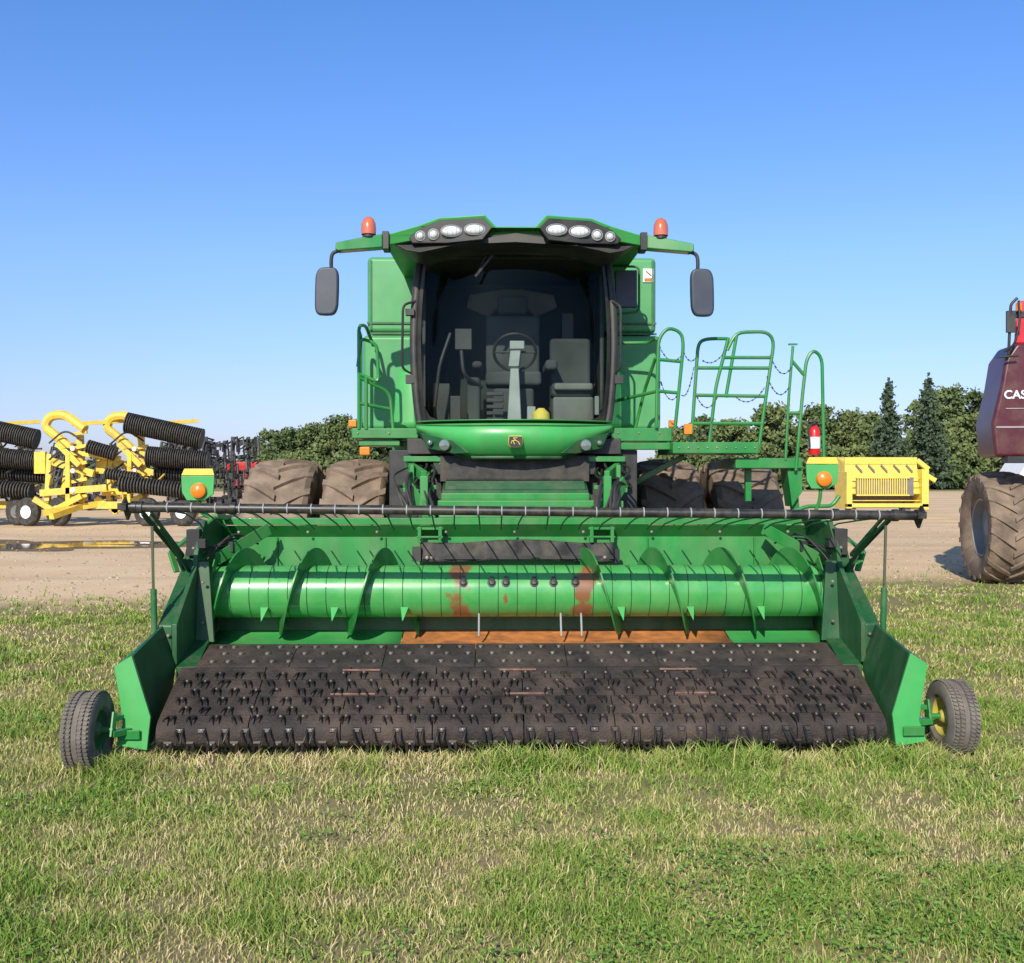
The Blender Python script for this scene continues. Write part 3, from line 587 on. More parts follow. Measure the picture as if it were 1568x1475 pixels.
B().lathe([(.0575,.06),(.0578,.17)],(2.87,9.93,2.05),(0,0,1),20).build('fire_extinguisher_label',WHITE,C,CO)
q=B(); q.lathe([(0,0),(.02,0),(.02,.04),(0,.04)],(2.87,9.93,2.33),(0,0,1),10); q.beam((2.84,9.93,2.38),(2.92,9.9,2.37),.015,.01); q.tube(rnd([(2.87,9.9,2.35),(2.80,9.88,2.33),(2.81,9.87,2.12)],.04),.009); q.build('fire_extinguisher_valve',BLACK,C,CO)
for s in(-1,1):
    q=B(); q.box(s*1.44-.05,s*1.44+.05,10.14,10.2,2.05,2.13) if s<0 else q.box(1.60,1.68,9.80,9.84,2.24,2.34)
    q.box(s*1.58-.04,s*1.58+.04,10.3,10.34,2.33,2.40); q.build('marker_lamp_'+('left' if s<0 else 'right'),ORANGE,C,CO,bevel=.01)

# ============================================================ RED COMBINE
RO=(10.6,17,0); RC=root('red_combine_harvester',RO,R_(-7))
b=B(); fr=[(7.90,2.15),(7.84,2.7),(7.98,3.3),(8.05,3.75),(8.22,4.0),(9.3,4.0),(9.3,2.15)]
b.prism([(x,16.7,z) for x,z in fr],(0,.9,0)); b.build('side_fairing',REDD,RC,RO,bevel=.06,seg=3)
b=B(); b.box(10.05,11.85,17.2,20.2,1.6,4.0); b.build('body',RED,RC,RO,bevel=.06)
b=B(); b.hexa([(8.27,17.0,4.02),(12.0,17.0,4.02),(12.0,17.0,4.6),(8.34,17.0,4.74)],[(9.3,19.5,4.02),(12.0,19.5,4.02),(12.0,19.5,4.6),(9.35,19.5,4.72)]); b.build('grain_tank',RED,RC,RO,bevel=.04)
b=B(); b.box(8.05,8.5,16.6,16.9,2.05,2.16); b.tube(rnd([(8.06,16.6,3.8),(8.06,16.5,4.6),(8.16,16.5,4.7)],.05),.025); b.box(8.0,8.14,16.5,16.56,4.15,4.5)
b.tube(rnd([(8.0,16.6,3.85),(8.12,16.5,3.95),(8.2,16.5,4.3),(8.18,16.5,4.66)],.1),.02); b.box(8.1,8.32,16.6,16.7,4.40,4.50); b.box(9.6,11.5,16.3,18,2.1,4.1); b.box(10.0,11.8,17.0,20,1.1,2.15)
b.tube([(7.90,16.55,3.76),(8.2,16.55,3.78)],.02); b.build('cab_and_brackets',BLACK,RC,RO,bevel=.02)
b=B(); b.lathe([(.05,0),(.05,.12),(0,.15)],(8.2,16.55,4.5),(0,0,1),12); b.build('flashing_lamp',ORANGE,RC,RO)
b=B(); b.box(7.9,9.3,16.68,16.705,2.62,2.65); b.box(8.05,9.3,16.685,16.705,2.93,2.945); b.build('trim_stripe',mk('silver_trim',(.35,.28,.28),.4),RC,RO)
bigtyre((8.27,17.75,.95),.97,.78,.50,RC,RO,n=20,rimmat=RIMG); bigtyre((12.9,17.75,.95),.97,.78,.50,RC,RO,n=20,rimmat=RIMG,pref='far_')
for xc in(10.2,11.4): bigtyre((xc,20.5,.7),.7,.5,.35,RC,RO,n=18,rimmat=RIMG,pref='rear_')
B().tube([(8.3,17.75,.95),(12.8,17.75,.95)],.14).tube([(10.2,20.5,.7),(11.4,20.5,.7)],.09).build('axle',BLACK,RC,RO)
def text(s,loc,size,mat,parent,org):
    cu=bpy.data.curves.new('t','FONT'); cu.body=s; cu.size=size; cu.extrude=.004; cu.offset=.004
    ob=bpy.data.objects.new('t',cu); COL.objects.link(ob); bpy.context.view_layer.update()
    me=bpy.data.meshes.new_from_object(ob.evaluated_get(bpy.context.evaluated_depsgraph_get())); bpy.data.objects.remove(ob)
    o=bpy.data.objects.new('lettering',me); COL.objects.link(o); me.materials.clear(); me.materials.append(mat); o.parent=parent
    o.location=(loc[0]-org[0],loc[1]-org[1],loc[2]-org[2]); o.rotation_euler=(R_(90),0,0)
text('CASE IH',(8.02,16.69,3.10),.19,WHITE,RC,RO)

# ============================================================ YELLOW FOLDED TILLAGE IMPLEMENTS
def implement(name,cx,cy,rz):
    E=root(name,(cx,cy,0),rz); y=B(); k=B(); w=B()
    for dx,dy in((-2.0,0),(.0,.6)):
        y.tube(rnd([(dx-.2,dy,.5),(dx-.1,dy,1.6),(dx+.1,dy,2.8),(dx-.5,dy,3.3),(dx-.9,dy,3.6),(dx-.7,dy,4.0),(dx-.1,dy-.1,4.05),(dx+.7,dy-.3,3.5)],.25),.17,8)
        y.beam((dx-.8,dy,2.4),(dx+.9,dy,1.9),.2,.26); y.beam((dx-.9,dy-.3,1.2),(dx+1.5,dy-.3,1.4),.2,.24); y.beam((dx+.5,dy,.8),(dx+.4,dy,3.3),.2,.22)
        y.beam((dx-.7,dy-.2,.9),(dx-.7,dy,2.6),.17,.2); y.beam((dx-.3,dy-.3,3.0),(dx+.5,dy-.3,2.2),.14,.2); y.beam((dx+.1,dy-.3,2.6),(dx+.1,dy-.3,.9),.16,.2)
        y.beam((dx-1.0,dy-.1,2.7),(dx-1.0,dy-.1,1.9),.4,.16); y.beam((dx,dy-.2,2.7),(dx+1.9,dy-.1,2.45),.16,.18); y.beam((dx+.1,dy,3.7),(dx+2.2,dy+1,3.9),.14,.14)
        y.beam((dx-.5,dy-.4,.5),(dx+.6,dy-.4,1.1),.14,.2); y.beam((dx-1.1,dy-.4,1.0),(dx-.3,dy-.4,.5),.14,.2)
        for zz in(1.0,1.6,2.2,2.8,3.3): y.beam((dx+.2,dy-.25,zz),(dx+.75,dy-.25,zz+.12),.1,.12)
        for zz in(1.4,1.9,2.4,3.0): k.tube(rnd([(dx-.6,dy-.3,zz),(dx,dy-.35,zz+.5),(dx+.6,dy-.3,zz+.1)],.3),.035)
        for zz in(1.3,2.0,2.8): w.lathe([(0,.05),(.08,.05),(.1,0)],(dx+.3,dy-.4,zz),(0,-1,0),10)
    y.beam((-3.2,.2,.75),(2.9,.2,.75),.24,.26); y.beam((-2.6,-.8,.5),(-1.0,.2,.8),.2,.22); y.beam((-2.0,-1.5,.4),(-1.4,0.2,.8),.2,.2)
    def gang(p,q,r1,n):
        p=Vector(p);q=Vector(q);L_=(q-p).length; pr=[(0,0)]
        for i in range(n):
            a=L_*i/n; pr+=[(r1*.6,a),(r1*.6,a+L_/n*.35),(r1,a+L_/n*.45),(r1,a+L_/n*.85),(r1*.6,a+L_/n)]
        pr+=[(0,L_)]; k.lathe(pr,p,(q-p),18)
    gang((.2,-.4,3.75),(2.9,-.2,3.15),.38,34); gang((.9,-.3,2.55),(3.1,-.1,2.35),.36,28); gang((.0,-.5,1.55),(2.8,-.4,1.25),.30,26)
    gang((-1.2,-.4,2.9),(-.2,-.3,2.6),.25,12); gang((-.6,-.3,1.9),(.6,-.3,1.75),.2,12); gang((1.0,.3,1.95),(3.0,.4,1.8),.28,20)
    for xx in(-2.3,-3.4,.9,2.2):
        k.lathe([(.24,-.14),(.45,-.15),(.52,-.08),(.52,.08),(.45,.15),(.24,.14)],(xx,-.2,.52),(.35,1,0),24)
        w.lathe([(.25,-.13),(.18,-.10),(.12,-.16),(0,-.16)],(xx,-.2,.52),(.35,1,0),20)
    for i in range(56):
        a=random.uniform(-2.8,2.8); zz=random.uniform(.6,3.2); (k if i%3 else y).beam((a,random.uniform(-.4,.6),zz),(a+random.uniform(-.3,.3),random.uniform(-.4,.6),zz+random.uniform(-.5,.5)),.06,.06)
    y.build('wing_frames',YELLOW,E,bevel=.02); k.build('disc_gangs_and_tyres',BLACKR,E); w.build('wheel_hubs',SEATL if cx<-18 else WHITE,E)
    return E
implement('folded_tillage_implement',-14.1,38,0); implement('folded_tillage_implement.001',-20.3,38.5,0)
def cultivator(name,loc,seed):
    rr=random.Random(seed); E=root(name,loc,0); b=B()
    for sx in(-1,1):
        for i in range(4):
            z=1.3+i*.65; b.beam((sx*.5,0,z),(sx*1.3,0,z+.1),.11,.11); b.beam((sx*.4,.8,z),(sx*1.4,.8,z),.1,.1)
        b.beam((sx*.45,0,.6),(sx*.6,0,3.5),.16,.16); b.beam((sx*1.25,.2,1.0),(sx*1.2,.2,3.5),.13,.13)
        for i in range(60):
            x=sx*rr.uniform(.2,1.5); z=rr.uniform(1.0,3.4); b.tube([(x,rr.uniform(-.4,.9),z),(x+sx*.25,-.2,z+.12),(x+sx*.3,-.3,z-.3)],.045,5)
    b.beam((-1.6,.3,.7),(1.6,.3,.7),.2,.2)
    for x in(-1.2,0,1.2): b.lathe([(0,-.12),(.42,-.12),(.45,0),(.42,.12),(0,.12)],(x,.3,.45),(1,0,0),20)
    b.build('frame_and_shanks',BLACK,E)
cultivator('black_cultivator',(-12.6,45,0),1); cultivator('black_cultivator.001',(-26.5,55,0),2); cultivator('black_cultivator.002',(-22,54,0),3); cultivator('black_cultivator.003',(-15.0,50,0),4)
E=root('red_grain_cart',(-14.3,58,0))
B().hexa([(-.9,-1,1.2),(.9,-1,1.2),(.9,1,1.2),(-.9,1,1.2)],[(-1.2,-1.5,2.4),(1.2,-1.5,2.4),(1.2,1.5,2.4),(-1.2,1.5,2.4)]).box(-.1,.1,-.9,.9,.7,1.2).box(-1.2,1.2,-1.5,-1.45,2.4,2.55).build('hopper',RED,E,bevel=.03)
b=B()
for s in(-1,1): b.lathe([(0,-.2),(.55,-.2),(.6,0),(.55,.2),(0,.2)],(s*1.0,0,.6),(1,0,0),24)
b.tube([(-1,0,.6),(1,0,.6)],.08); b.build('wheels',BLACKR,E)
E=root('yellow_header_implement',(16.2,46,0)); y=B()
y.hexa([(-1.7,-.6,1.0),(1.55,-.6,1.0),(1.5,-.3,2.35),(-1.65,-.3,2.35)],[(-1.7,.8,1.0),(1.55,.8,1.0),(1.5,.8,2.65),(-1.65,.8,2.65)])
y.box(-1.75,-1.5,-.9,.8,.4,2.0); y.box(1.5,1.8,-.9,.8,.35,2.1); y.box(-1.75,1.8,-.9,-.7,.45,.62); y.beam((1.5,-.3,2.5),(2.0,-.3,2.1),.2,.2); y.beam((1.7,-.6,1.9),(2.2,-.6,1.6),.15,.2)
for i in range(4): y.box(-1.7,1.5,-.72,-.66,.72+i*.32,.76+i*.32)
y.box(-1.65,1.5,-.35,-.28,2.32,2.62)
y.build('deck_and_shields',YELPALE,E,bevel=.03)
y=B()
for i in range(22): y.box(-1.25+i*.1,-1.21+i*.1,-.80,-.76,1.0,1.7)
y.box(-1.3,1.0,-.82,-.74,1.7,1.76); y.box(-1.3,1.0,-.82,-.74,.95,1.0)
y.build('grille',YELPALE,E)
y=B(); y.lathe([(0,-.12),(.4,-.12),(.42,0),(.4,.12),(0,.12)],(-1.2,.3,.42),(1,0,0),20); y.lathe([(0,-.12),(.4,-.12),(.42,0),(.4,.12),(0,.12)],(1.2,.3,.42),(1,0,0),20); y.box(-1.4,1.4,.1,.5,.4,1.0); y.box(-1.3,1.2,-.735,-.73,.95,1.75)
for i in range(5): y.beam((-1.2+i*.55,-.4,2.3),(-.95+i*.55,-.5,2.0),.06,.06)
y.build('wheels_and_inner_deck',SEATL,E)
E=root('pickup_truck',(22.6,41,0)); sc=1.22; b=B(); b.prism([(-2.7*sc,-.95,.6),(-2.72*sc,-.95,1.3),(-2.3*sc,-.95,1.95),(1.0,-.95,1.95),(1.2,-.95,1.25),(2.8,-.95,1.25),(2.8,-.95,.6)],(0,1.9,0)); b.v=[(v[0],v[1],v[2]*sc) for v in b.v]; b.build('body',WHITE,E,bevel=.06,seg=3)
b=B()
for x0,x1 in((-2.9,-2.2),(-2.1,-1.2),(-1.1,-.2)): b.prism([(x0,-.965,1.72),(x0+.1,-.965,2.2),(x1,-.965,2.2),(x1,-.965,1.72)],(0,1.93,0))
for x in(-2.2,1.8):
    for y_ in(-.85,.85): b.lathe([(0,-.12),(.40,-.12),(.44,0),(.40,.12),(0,.12)],(x,y_,.44),(0,1,0),20)
b.build('windows_and_tyres',BLACK,E)

# ============================================================ VEGETATION helpers
def npmesh(name,V,F4=None,F3=None,attrs={},mats=[],parent=None):
    me=bpy.data.meshes.new(name); n4=0 if F4 is None else len(F4); n3=0 if F3 is None else len(F3)
    me.vertices.add(len(V)); me.vertices.foreach_set('co',V.astype(np.float32).ravel())
    loops=np.concatenate([a.ravel() for a in(F4,F3) if a is not None]).astype(np.int32)
    me.loops.add(len(loops)); me.loops.foreach_set('vertex_index',loops)
    st=np.concatenate([np.arange(n4)*4,n4*4+np.arange(n3)*3]).astype(np.int32)
    me.polygons.add(n4+n3); me.polygons.foreach_set('loop_start',st)
    me.update(calc_edges=True)
    for k,a in attrs.items():
        at=me.attributes.new(k,'FLOAT','POINT'); at.data.foreach_set('value',a.astype(np.float32))
    for m in mats: me.materials.append(m)
    ob=bpy.data.objects.new(name,me); COL.objects.link(ob)
    if parent: ob.parent=parent
    return ob
def leafmat(name,c0,c1,rough=.7):
    m=bpy.data.materials.new(name); m.use_nodes=True; nt=m.node_tree; N=nt.nodes; L=nt.links; b=N['Principled BSDF']
    a=N.new('ShaderNodeAttribute'); a.attribute_name='rnd'
    mx=N.new('ShaderNodeMix'); mx.data_type='RGBA'; mx.inputs[6].default_value=(*c0,1); mx.inputs[7].default_value=(*c1,1); L.new(a.outputs['Fac'],mx.inputs[0])
    L.new(mx.outputs[2],b.inputs['Base Color']); b.inputs['Roughness'].default_value=rough; b.inputs['Specular IOR Level'].default_value=.1
    return m
LEAF=leafmat('foliage',(.060,.095,.040),(.19,.235,.085))  # leaf greens brightened to take in some distance haze
LEAFF=leafmat('foliage_far_hazed',(.085,.12,.08),(.15,.19,.11))  # haze painted into the leaf colour, paler and bluer
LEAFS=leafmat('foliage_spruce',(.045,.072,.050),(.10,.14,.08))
def leafquads(cen,size,r):
    n=len(cen); a=r.normal(size=(n,3)); a/=np.linalg.norm(a,axis=1)[:,None]; b_=r.normal(size=(n,3)); b_=np.cross(a,b_); b_/=np.linalg.norm(b_,axis=1)[:,None]
    s=size*r.uniform(.6,1.3,n)[:,None]; return np.stack([cen-a*s-b_*s*.6,cen+a*s-b_*s*.5,cen+a*s*.8+b_*s*.6,cen-a*s*.7+b_*s*.6],1).reshape(-1,3)
def decid(cx,cy,h,w,r,ncl=60,nl=80,leaf=.24):
    C_=[];A=[]; base=h*.10; tone=r.uniform(0,.35)
    for i in range(ncl):
        t=r.uniform(0,1); z=base+(h-base)*(.04+.93*t); prof_=math.sin(math.pi*min(1,.24+.72*t))**.6
        ang=r.uniform(0,6.283); rad=w*.5*prof_*math.sqrt(r.uniform(0.05,1)); cc=np.array([cx+rad*math.cos(ang),cy+rad*math.sin(ang),z]); cr=r.uniform(.06,.15)*w+.25
        p=r.normal(size=(nl,3)); p/=np.linalg.norm(p,axis=1)[:,None]; p*=cr*r.uniform(.2,1.3,nl)[:,None]; p[:,2]*=.75
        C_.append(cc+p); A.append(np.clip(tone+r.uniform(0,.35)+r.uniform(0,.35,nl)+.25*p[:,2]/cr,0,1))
    return leafquads(np.concatenate(C_),leaf,r),np.repeat(np.concatenate(A),4)
def spruce(cx,cy,h,w,r):
    C_=[];A=[]; lv=30
    for i in range(lv):
        t=i/lv; z=h*(.06+.94*t); rad=w*.5*(1-t)**.85+.12; nb=int(8+10*(1-t))
        for j in range(nb):
            ang=r.uniform(0,6.283); L_=rad*r.uniform(.55,1.2); m=int(8+26*(1-t)); u=r.uniform(.1,1,m)
            x=cx+np.cos(ang)*L_*u+r.normal(0,.14,m); y=cy+np.sin(ang)*L_*u+r.normal(0,.14,m); zz=z-L_*.28*u+.15*u*u*L_+r.normal(0,.12,m)
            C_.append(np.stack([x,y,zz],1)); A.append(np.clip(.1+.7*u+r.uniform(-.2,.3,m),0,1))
    C_.append(np.stack([np.full(20,cx)+r.normal(0,.06,20),np.full(20,cy)+r.normal(0,.06,20),h*r.uniform(.93,1.03,20)],1)); A.append(np.full(20,.4))
    return leafquads(np.concatenate(C_),.19,r),np.repeat(np.concatenate(A),4)
def trees(name,specs,mat,fn,loc=(0,0,0)):
    Vs=[];As=[];tk=B()
    for s in specs:
        V,A=fn(*s); Vs.append(V);As.append(A)
        cx,cy,h=s[0],s[1],s[2]; tk.tube([(cx,cy,0),(cx+.1,cy,h*.4),(cx,cy,h*.85)],[h*.02,h*.014,h*.003],7)
        if fn is decid:
            for i in range(5):
                a=random.uniform(0,6.28); z=h*random.uniform(.2,.5); tk.tube([(cx,cy,z),(cx+math.cos(a)*s[3]*.2,cy+math.sin(a)*s[3]*.2,z+h*.15),(cx+math.cos(a)*s[3]*.33,cy+math.sin(a)*s[3]*.33,z+h*.3)],[h*.009,h*.006,h*.002],5)
    V=np.concatenate(Vs);A=np.concatenate(As); n=len(V)//4
    E=root(name,loc); npmesh('crown',V,F4=np.arange(n*4).reshape(n,4),attrs={'rnd':A},mats=[mat],parent=E); tk.build('trunk',BARK,E)
    return E
r=np.random.default_rng(11); sp=[]
x=22
while x<110:
    h=r.uniform(7.6,9.6) if x<34 else (r.uniform(9.0,11.2) if x<43 else r.uniform(8,10.5))
    sp.append((x,140+r.uniform(-6,8),h,r.uniform(5,8.5),r)); x+=r.uniform(1.9,3.2)
x=22
while x<110:
    sp.append((x,133+r.uniform(-3,3),r.uniform(3.2,6.0),r.uniform(4,7),r,30,64)); x+=r.uniform(1.8,3)
for x,h in((59,13.8),(62,14.2),(66,13.4),(70,14),(75,13)): sp.append((x,148,h,8,r))
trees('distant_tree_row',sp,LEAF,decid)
sp=[]; x=-38
while x<-14:
    sp.append((x,165+r.uniform(-5,8),(r.uniform(8.0,9.3) if x<-34 else r.uniform(9.0,11.2)) if x<-22 else r.uniform(8,10),r.uniform(6,9),r)); x+=r.uniform(2.0,3.0)
for x in(-39,-36.5,-34,-31.5,-29,-26): sp.append((x,158,4.8,6,r,28,64))
trees('distant_tree_row.001',sp,LEAF,decid)
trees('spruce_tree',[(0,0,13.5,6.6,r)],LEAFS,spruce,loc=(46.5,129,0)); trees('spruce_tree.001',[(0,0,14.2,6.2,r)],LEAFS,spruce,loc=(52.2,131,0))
sp=[]; x=-330
while x<330:
    if not(20<x<110): sp.append((x,430+r.uniform(-15,15),r.uniform(6,9),r.uniform(12,18),r,14,36,.9))
    x+=r.uniform(7,11)
trees('distant_tree_row.002',sp,LEAFF,decid)

# ============================================================ GROUND
m=bpy.data.materials.new('ground_mat'); m.use_nodes=True; nt=m.node_tree; N=nt.nodes; L=nt.links; b=N['Principled BSDF']; b.inputs['Roughness'].default_value=1; b.inputs['Specular IOR Level'].default_value=0
g=N.new('ShaderNodeNewGeometry'); sp_=N.new('ShaderNodeSeparateXYZ'); L.new(g.outputs['Position'],sp_.inputs[0])
def noise(sc,det=6,rough=.55,vec=None):
    n=N.new('ShaderNodeTexNoise'); n.inputs['Scale'].default_value=sc; n.inputs['Detail'].default_value=det; n.inputs['Roughness'].default_value=rough; L.new(vec or g.outputs['Position'],n.inputs['Vector']); return n.outputs['Fac']
def math_(op,a,b_,c=None,clamp=False):
    n=N.new('ShaderNodeMath'); n.operation=op; n.use_clamp=clamp
    for i,v in enumerate((a,b_,c)):
        if v is None: continue
        if hasattr(v,'links'): L.new(v,n.inputs[i])
        else: n.inputs[i].default_value=v
    return n.outputs[0]
def mixc(f,a,b_):
    n=N.new('ShaderNodeMix'); n.data_type='RGBA'
    if hasattr(f,'links'): L.new(f,n.inputs[0])
    else: n.inputs[0].default_value=f
    for i,v in((6,a),(7,b_)):
        if hasattr(v,'links'): L.new(v,n.inputs[i])
        else: n.inputs[i].default_value=(*v,1)
    return n.outputs[2]
def mapr(v,a,b_,c=0,d_=1):
    n=N.new('ShaderNodeMapRange'); L.new(v,n.inputs[0])
    for i,q_ in enumerate((a,b_,c,d_)): n.inputs[i+1].default_value=q_
    return n.outputs[0]
grass_c=mixc(mapr(noise(1.1,8,.6),.4,.6),(.23,.19,.10),(.15,.17,.05))
grass_c=mixc(mapr(noise(40,4),.35,.65,0,.65),grass_c,(.36,.29,.17))
dirt=mixc(mapr(noise(.35,8,.6),.35,.65),(.68,.48,.29),(.80,.60,.39))
dirt=mixc(mapr(noise(9,8,.7),.4,.7,0,.4),dirt,(.50,.35,.21))
mp=N.new('ShaderNodeMapping'); mp.inputs['Scale'].default_value=(.04,.5,1); L.new(g.outputs['Position'],mp.inputs[0])
dirt=mixc(mapr(noise(1,4,.5,mp.outputs[0]),.48,.70,0,.55),dirt,(.46,.33,.20))
e=math_('MULTIPLY_ADD',sp_.outputs[0],-.26,sp_.outputs[1]); e=math_('MULTIPLY_ADD',noise(.6,6,.6),-4.5,e); e=mapr(e,13.2,15.5)
far=mapr(sp_.outputs[1],112,124)
fin=mixc(e,grass_c,dirt); fin=mixc(far,fin,mixc(mapr(noise(.1),.4,.6),(.16,.18,.07),(.26,.24,.12)))
L.new(fin,b.inputs['Base Color'])
bp=N.new('ShaderNodeBump'); bp.inputs['Strength'].default_value=.22; bp.inputs['Distance'].default_value=.03; L.new(noise(14,10,.7),bp.inputs['Height']); L.new(bp.outputs[0],b.inputs['Normal'])
gb=B(); gb.add([(-1500,-300,0),(1500,-300,0),(1500,2500,0),(-1500,2500,0)],[(0,1,2,3)]); gb.build('ground',m)
def blob(name,cx,cy,rx,ry,z,mat,ph):
    n=90; v=[(cx,cy,z)]
    for i in range(n):
        t=2*math.pi*i/n; k=1+.16*math.sin(3*t+ph)+.10*math.sin(7*t+ph*2)+.06*math.sin(13*t+ph)
        v.append((cx+rx*k*math.cos(t),cy+ry*k*math.sin(t),z))
    o=B(); o.add(v,[(0,i+1,(i+1)%n+1) for i in range(n)]); return o.build(name,mat)
MUD=mk('wet_mud',(.20,.14,.09),.9,var=.3,scale=1.5,spec=.02)
WATER=mk('puddle_water',(.05,.045,.04),.05,var=.1,spec=.6)
blob('wet_mud_patch',-14.5,27.4,6.0,2.6,.004,MUD,1.0)
blob('puddle_water',-15,27.0,4.6,1.1,.008,WATER,.3); blob('puddle_water.001',-10.8,28.4,1.3,.6,.008,WATER,2)
rg=np.random.default_rng(9); n=9000; gx=rg.uniform(-16,16,n); gy=15+rg.uniform(0,1,n)**1.6*26+.26*gx*.6; gs=rg.uniform(.010,.035,n)*rg.uniform(.4,1.2,n)
base=np.array([[-1,-1,0],[1,-.8,0],[.9,1,0],[-.8,.9,0],[-.4,-.4,.9],[.5,-.3,.8],[.4,.5,.9],[-.5,.4,.8]]); an=rg.uniform(0,6.28,n)
bx=base[None,:,0]*np.cos(an)[:,None]-base[None,:,1]*np.sin(an)[:,None]; by=base[None,:,0]*np.sin(an)[:,None]+base[None,:,1]*np.cos(an)[:,None]
V=np.stack([gx[:,None]+bx*gs[:,None],gy[:,None]+by*gs[:,None],base[None,:,2]*gs[:,None]*.8-.002+0*bx],2).reshape(-1,3)
F=(np.arange(n)[:,None,None]*8+np.array([[4,5,6,7],[0,1,5,4],[1,2,6,5],[2,3,7,6],[3,0,4,7]])[None]).reshape(-1,4)
npmesh('gravel',V,F4=F,attrs={'rnd':np.repeat(rg.uniform(0,1,n),8)},mats=[leafmat('gravel_stone',(.30,.21,.14),(.60,.46,.32),.9)])
def field(x,y,s,seed):
    a=np.zeros_like(x); rr_=np.random.default_rng(seed)
    for i in range(9):
        th=rr_.uniform(0,6.28); f=s*rr_.uniform(.5,2.4); a+=np.sin((x*np.cos(th)+y*np.sin(th))*f+rr_.uniform(0,6.28)+1.3*np.sin(y*f*.6+i))
    return a/3.0
def blades(n,x0,x1,y0,y1,h0,h1,w,clump,seed,sig=.045):
    r=np.random.default_rng(seed); nc=max(1,int(n*clump/22))
    cx=r.uniform(x0,x1,nc); cy=r.uniform(y0,y1,nc); ii=r.integers(0,nc,int(n*clump))
    X=np.concatenate([r.uniform(x0,x1,n-len(ii)),cx[ii]+r.normal(0,sig,len(ii))]); Y=np.concatenate([r.uniform(y0,y1,n-len(ii)),cy[ii]+r.normal(0,sig,len(ii))])
    edge=15.2+.26*X+1.6*field(X,Y,.8,5)*.5
    F=field(X,Y,1.5,21); F2=field(X,Y,5.5,33); keep=(Y<edge+r.exponential(.9,len(X)))&(r.uniform(0,1,len(X))<np.clip(.86+.20*F+.26*F2,.38,1)); X=X[keep];Y=Y[keep];F=F[keep];F2=F2[keep]; n=len(X)
    dry=np.clip(.40-.14*F-.18*F2-.006*(Y-5)+r.normal(0,.19,n),0,1); dry=np.where(r.uniform(0,1,n)<.14,np.clip(dry+.5,0,1),dry)
    h=r.uniform(h0,h1,n)*(1+.3*np.clip(F2+.4*F,-1,1.2))*r.uniform(.5,1.25,n); ang=r.uniform(0,6.283,n); lean=r.uniform(.1,1.4,n)*h; fa=r.uniform(0,6.283,n)
    wx=np.cos(fa)*w*.5*r.uniform(.6,1.4,n); wy=np.sin(fa)*w*.5; lx=np.cos(ang)*lean; ly=np.sin(ang)*lean; Z=np.zeros(n)
    V=np.stack([np.stack([X-wx,Y-wy,Z-.005],1),np.stack([X+wx,Y+wy,Z-.005],1),np.stack([X+lx*.35+wx*.8,Y+ly*.35+wy*.8,h*.6],1),np.stack([X+lx*.35-wx*.8,Y+ly*.35-wy*.8,h*.6],1),np.stack([X+lx,Y+ly,h*.95],1)],1).reshape(-1,3)
    o=np.arange(n)[:,None]*5
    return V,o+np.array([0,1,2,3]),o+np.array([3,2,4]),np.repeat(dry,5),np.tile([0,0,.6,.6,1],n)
parts=[blades(180000,-4,4,3.3,5.6,.022,.055,.0045,.6,1),blades(190000,-6,6,5.6,9.2,.022,.055,.006,.6,2),blades(130000,-10,10,9.2,14,.028,.065,.010,.5,3),blades(110000,-14,16,14,24,.03,.075,.016,.5,4),
 blades(7000,-2.5,2.6,6.50,6.84,.07,.14,.006,.7,5,.03),blades(2500,-3.1,-2.3,6.4,6.8,.06,.12,.005,.7,6,.03),blades(2500,2.3,3.2,6.6,7.1,.06,.12,.005,.7,7,.03)]
Vs=[];Q=[];T=[];A=[];Hh=[];o=0
for V,q4,q3,a,hh in parts: Vs.append(V);Q.append(q4+o);T.append(q3+o);A.append(a);Hh.append(hh);o+=len(V)
gm=bpy.data.materials.new('grass_mat'); gm.use_nodes=True; nt=gm.node_tree; N=nt.nodes; L=nt.links; b=N['Principled BSDF']
a1=N.new('ShaderNodeAttribute'); a1.attribute_name='rnd'; a2=N.new('ShaderNodeAttribute'); a2.attribute_name='hh'
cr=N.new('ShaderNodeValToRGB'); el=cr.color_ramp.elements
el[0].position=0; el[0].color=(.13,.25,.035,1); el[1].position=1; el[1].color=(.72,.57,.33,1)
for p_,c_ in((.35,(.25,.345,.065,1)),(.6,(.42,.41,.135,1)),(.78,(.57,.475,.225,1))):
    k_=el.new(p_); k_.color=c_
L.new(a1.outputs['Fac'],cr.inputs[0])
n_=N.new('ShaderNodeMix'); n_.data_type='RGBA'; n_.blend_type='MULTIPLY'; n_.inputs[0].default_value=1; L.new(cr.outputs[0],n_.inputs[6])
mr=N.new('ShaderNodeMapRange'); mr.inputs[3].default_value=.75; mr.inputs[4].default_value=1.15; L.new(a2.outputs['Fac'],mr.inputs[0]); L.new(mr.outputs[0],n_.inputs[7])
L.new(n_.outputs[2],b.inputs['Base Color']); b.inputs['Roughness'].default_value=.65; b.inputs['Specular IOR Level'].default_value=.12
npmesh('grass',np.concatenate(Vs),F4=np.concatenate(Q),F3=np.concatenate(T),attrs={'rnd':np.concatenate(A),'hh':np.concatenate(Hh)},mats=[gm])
r=np.random.default_rng(5); nc=420; cx=np.concatenate([r.uniform(-4,4,nc//2),r.uniform(.3,3.2,nc-nc//2)]); cy=np.concatenate([r.uniform(3.4,9,nc//2),r.uniform(3.4,5.2,nc-nc//2)])
ii=r.integers(0,nc,12000); P_=np.stack([cx[ii]+r.normal(0,.06,12000),cy[ii]+r.normal(0,.06,12000),r.uniform(.02,.065,12000)],1)
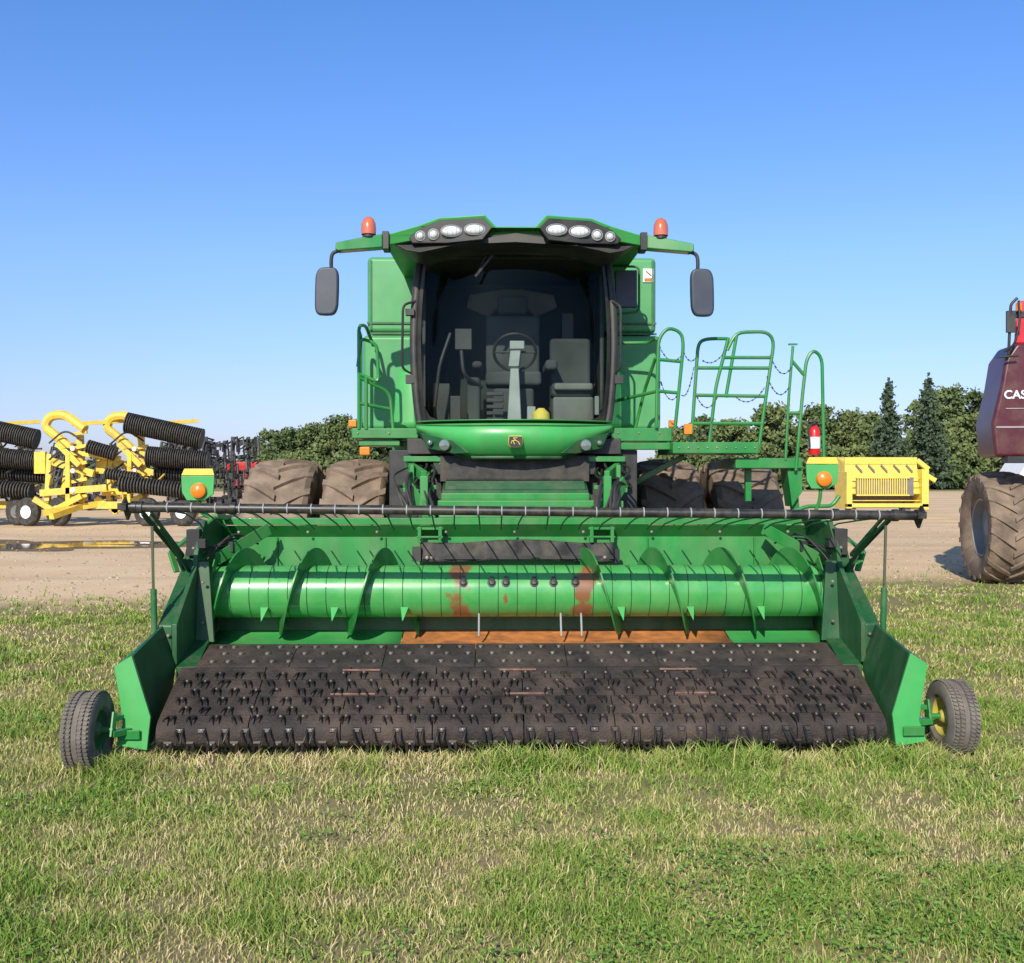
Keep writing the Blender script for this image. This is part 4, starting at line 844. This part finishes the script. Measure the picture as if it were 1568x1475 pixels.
ang=r.uniform(0,6.283,12000); s_=r.uniform(.006,.014,12000); dx=np.stack([np.cos(ang),np.sin(ang),r.uniform(-.4,.4,12000)],1)*s_[:,None]; dy=np.stack([-np.sin(ang),np.cos(ang),r.uniform(-.4,.4,12000)],1)*s_[:,None]
V=np.stack([P_-dx,P_-dy*.8,P_+dx,P_+dy*.8],1).reshape(-1,3)
npmesh('broadleaf_weeds',V,F4=np.arange(48000).reshape(-1,4),attrs={'rnd':np.repeat(r.uniform(0,1,12000),4)},mats=[leafmat('weed_leaf',(.10,.22,.03),(.24,.38,.08),.5)])

# ============================================================ LIGHT / SKY / CAMERA
az=R_(14); elv=R_(31)
w=bpy.data.worlds.new('World'); scene.world=w; w.use_nodes=True; N=w.node_tree.nodes; L=w.node_tree.links
sk=N.new('ShaderNodeTexSky'); sk.sky_type='NISHITA'; sk.sun_disc=False; sk.sun_elevation=elv; sk.sun_rotation=math.pi+az; sk.air_density=1.0; sk.dust_density=.6; sk.ozone_density=2.0
tc=N.new('ShaderNodeTexCoord'); sx=N.new('ShaderNodeSeparateXYZ'); L.new(tc.outputs['Generated'],sx.inputs[0])
cr=N.new('ShaderNodeValToRGB'); el=cr.color_ramp.elements
el[0].position=0; el[0].color=(.29,.305,.47,1); el[1].position=1; el[1].color=(.27,.30,.34,1)
for p_,c_ in((.08,(.31,.335,.52,1)),(.2,(.33,.40,.58,1)),(.42,(.245,.40,.61,1)),(.6,(.26,.34,.42,1))):
    k_=el.new(p_); k_.color=c_
L.new(sx.outputs[2],cr.inputs[0])
sm=N.new('ShaderNodeMix'); sm.data_type='RGBA'; sm.blend_type='MULTIPLY'; sm.inputs[0].default_value=1
sv=N.new('ShaderNodeVectorMath'); sv.operation='SCALE'; sv.inputs['Scale'].default_value=3.0
L.new(sk.outputs[0],sm.inputs[6]); L.new(cr.outputs[0],sm.inputs[7]); L.new(sm.outputs[2],sv.inputs[0]); L.new(sv.outputs[0],N['Background'].inputs[0]); N['Background'].inputs[1].default_value=.11
sd=bpy.data.lights.new('sun','SUN'); sd.energy=5.0; sd.angle=R_(.5); sd.color=(1,.93,.80); so=bpy.data.objects.new('sun',sd); COL.objects.link(so)
so.rotation_euler=Vector((math.sin(az)*math.cos(elv),math.cos(az)*math.cos(elv),-math.sin(elv))).to_track_quat('-Z','Y').to_euler(); so.location=(-6,-20,15)
cd=bpy.data.cameras.new('camera'); cam=bpy.data.objects.new('camera',cd); COL.objects.link(cam); cam.location=(0,0,1.86); cam.rotation_euler=(R_(90-.37),0,0)
cd.sensor_width=36; cd.lens=36*1600/1568; cd.clip_end=5000; scene.camera=cam
scene.view_settings.view_transform='Standard'; scene.view_settings.look='None'; scene.view_settings.exposure=0
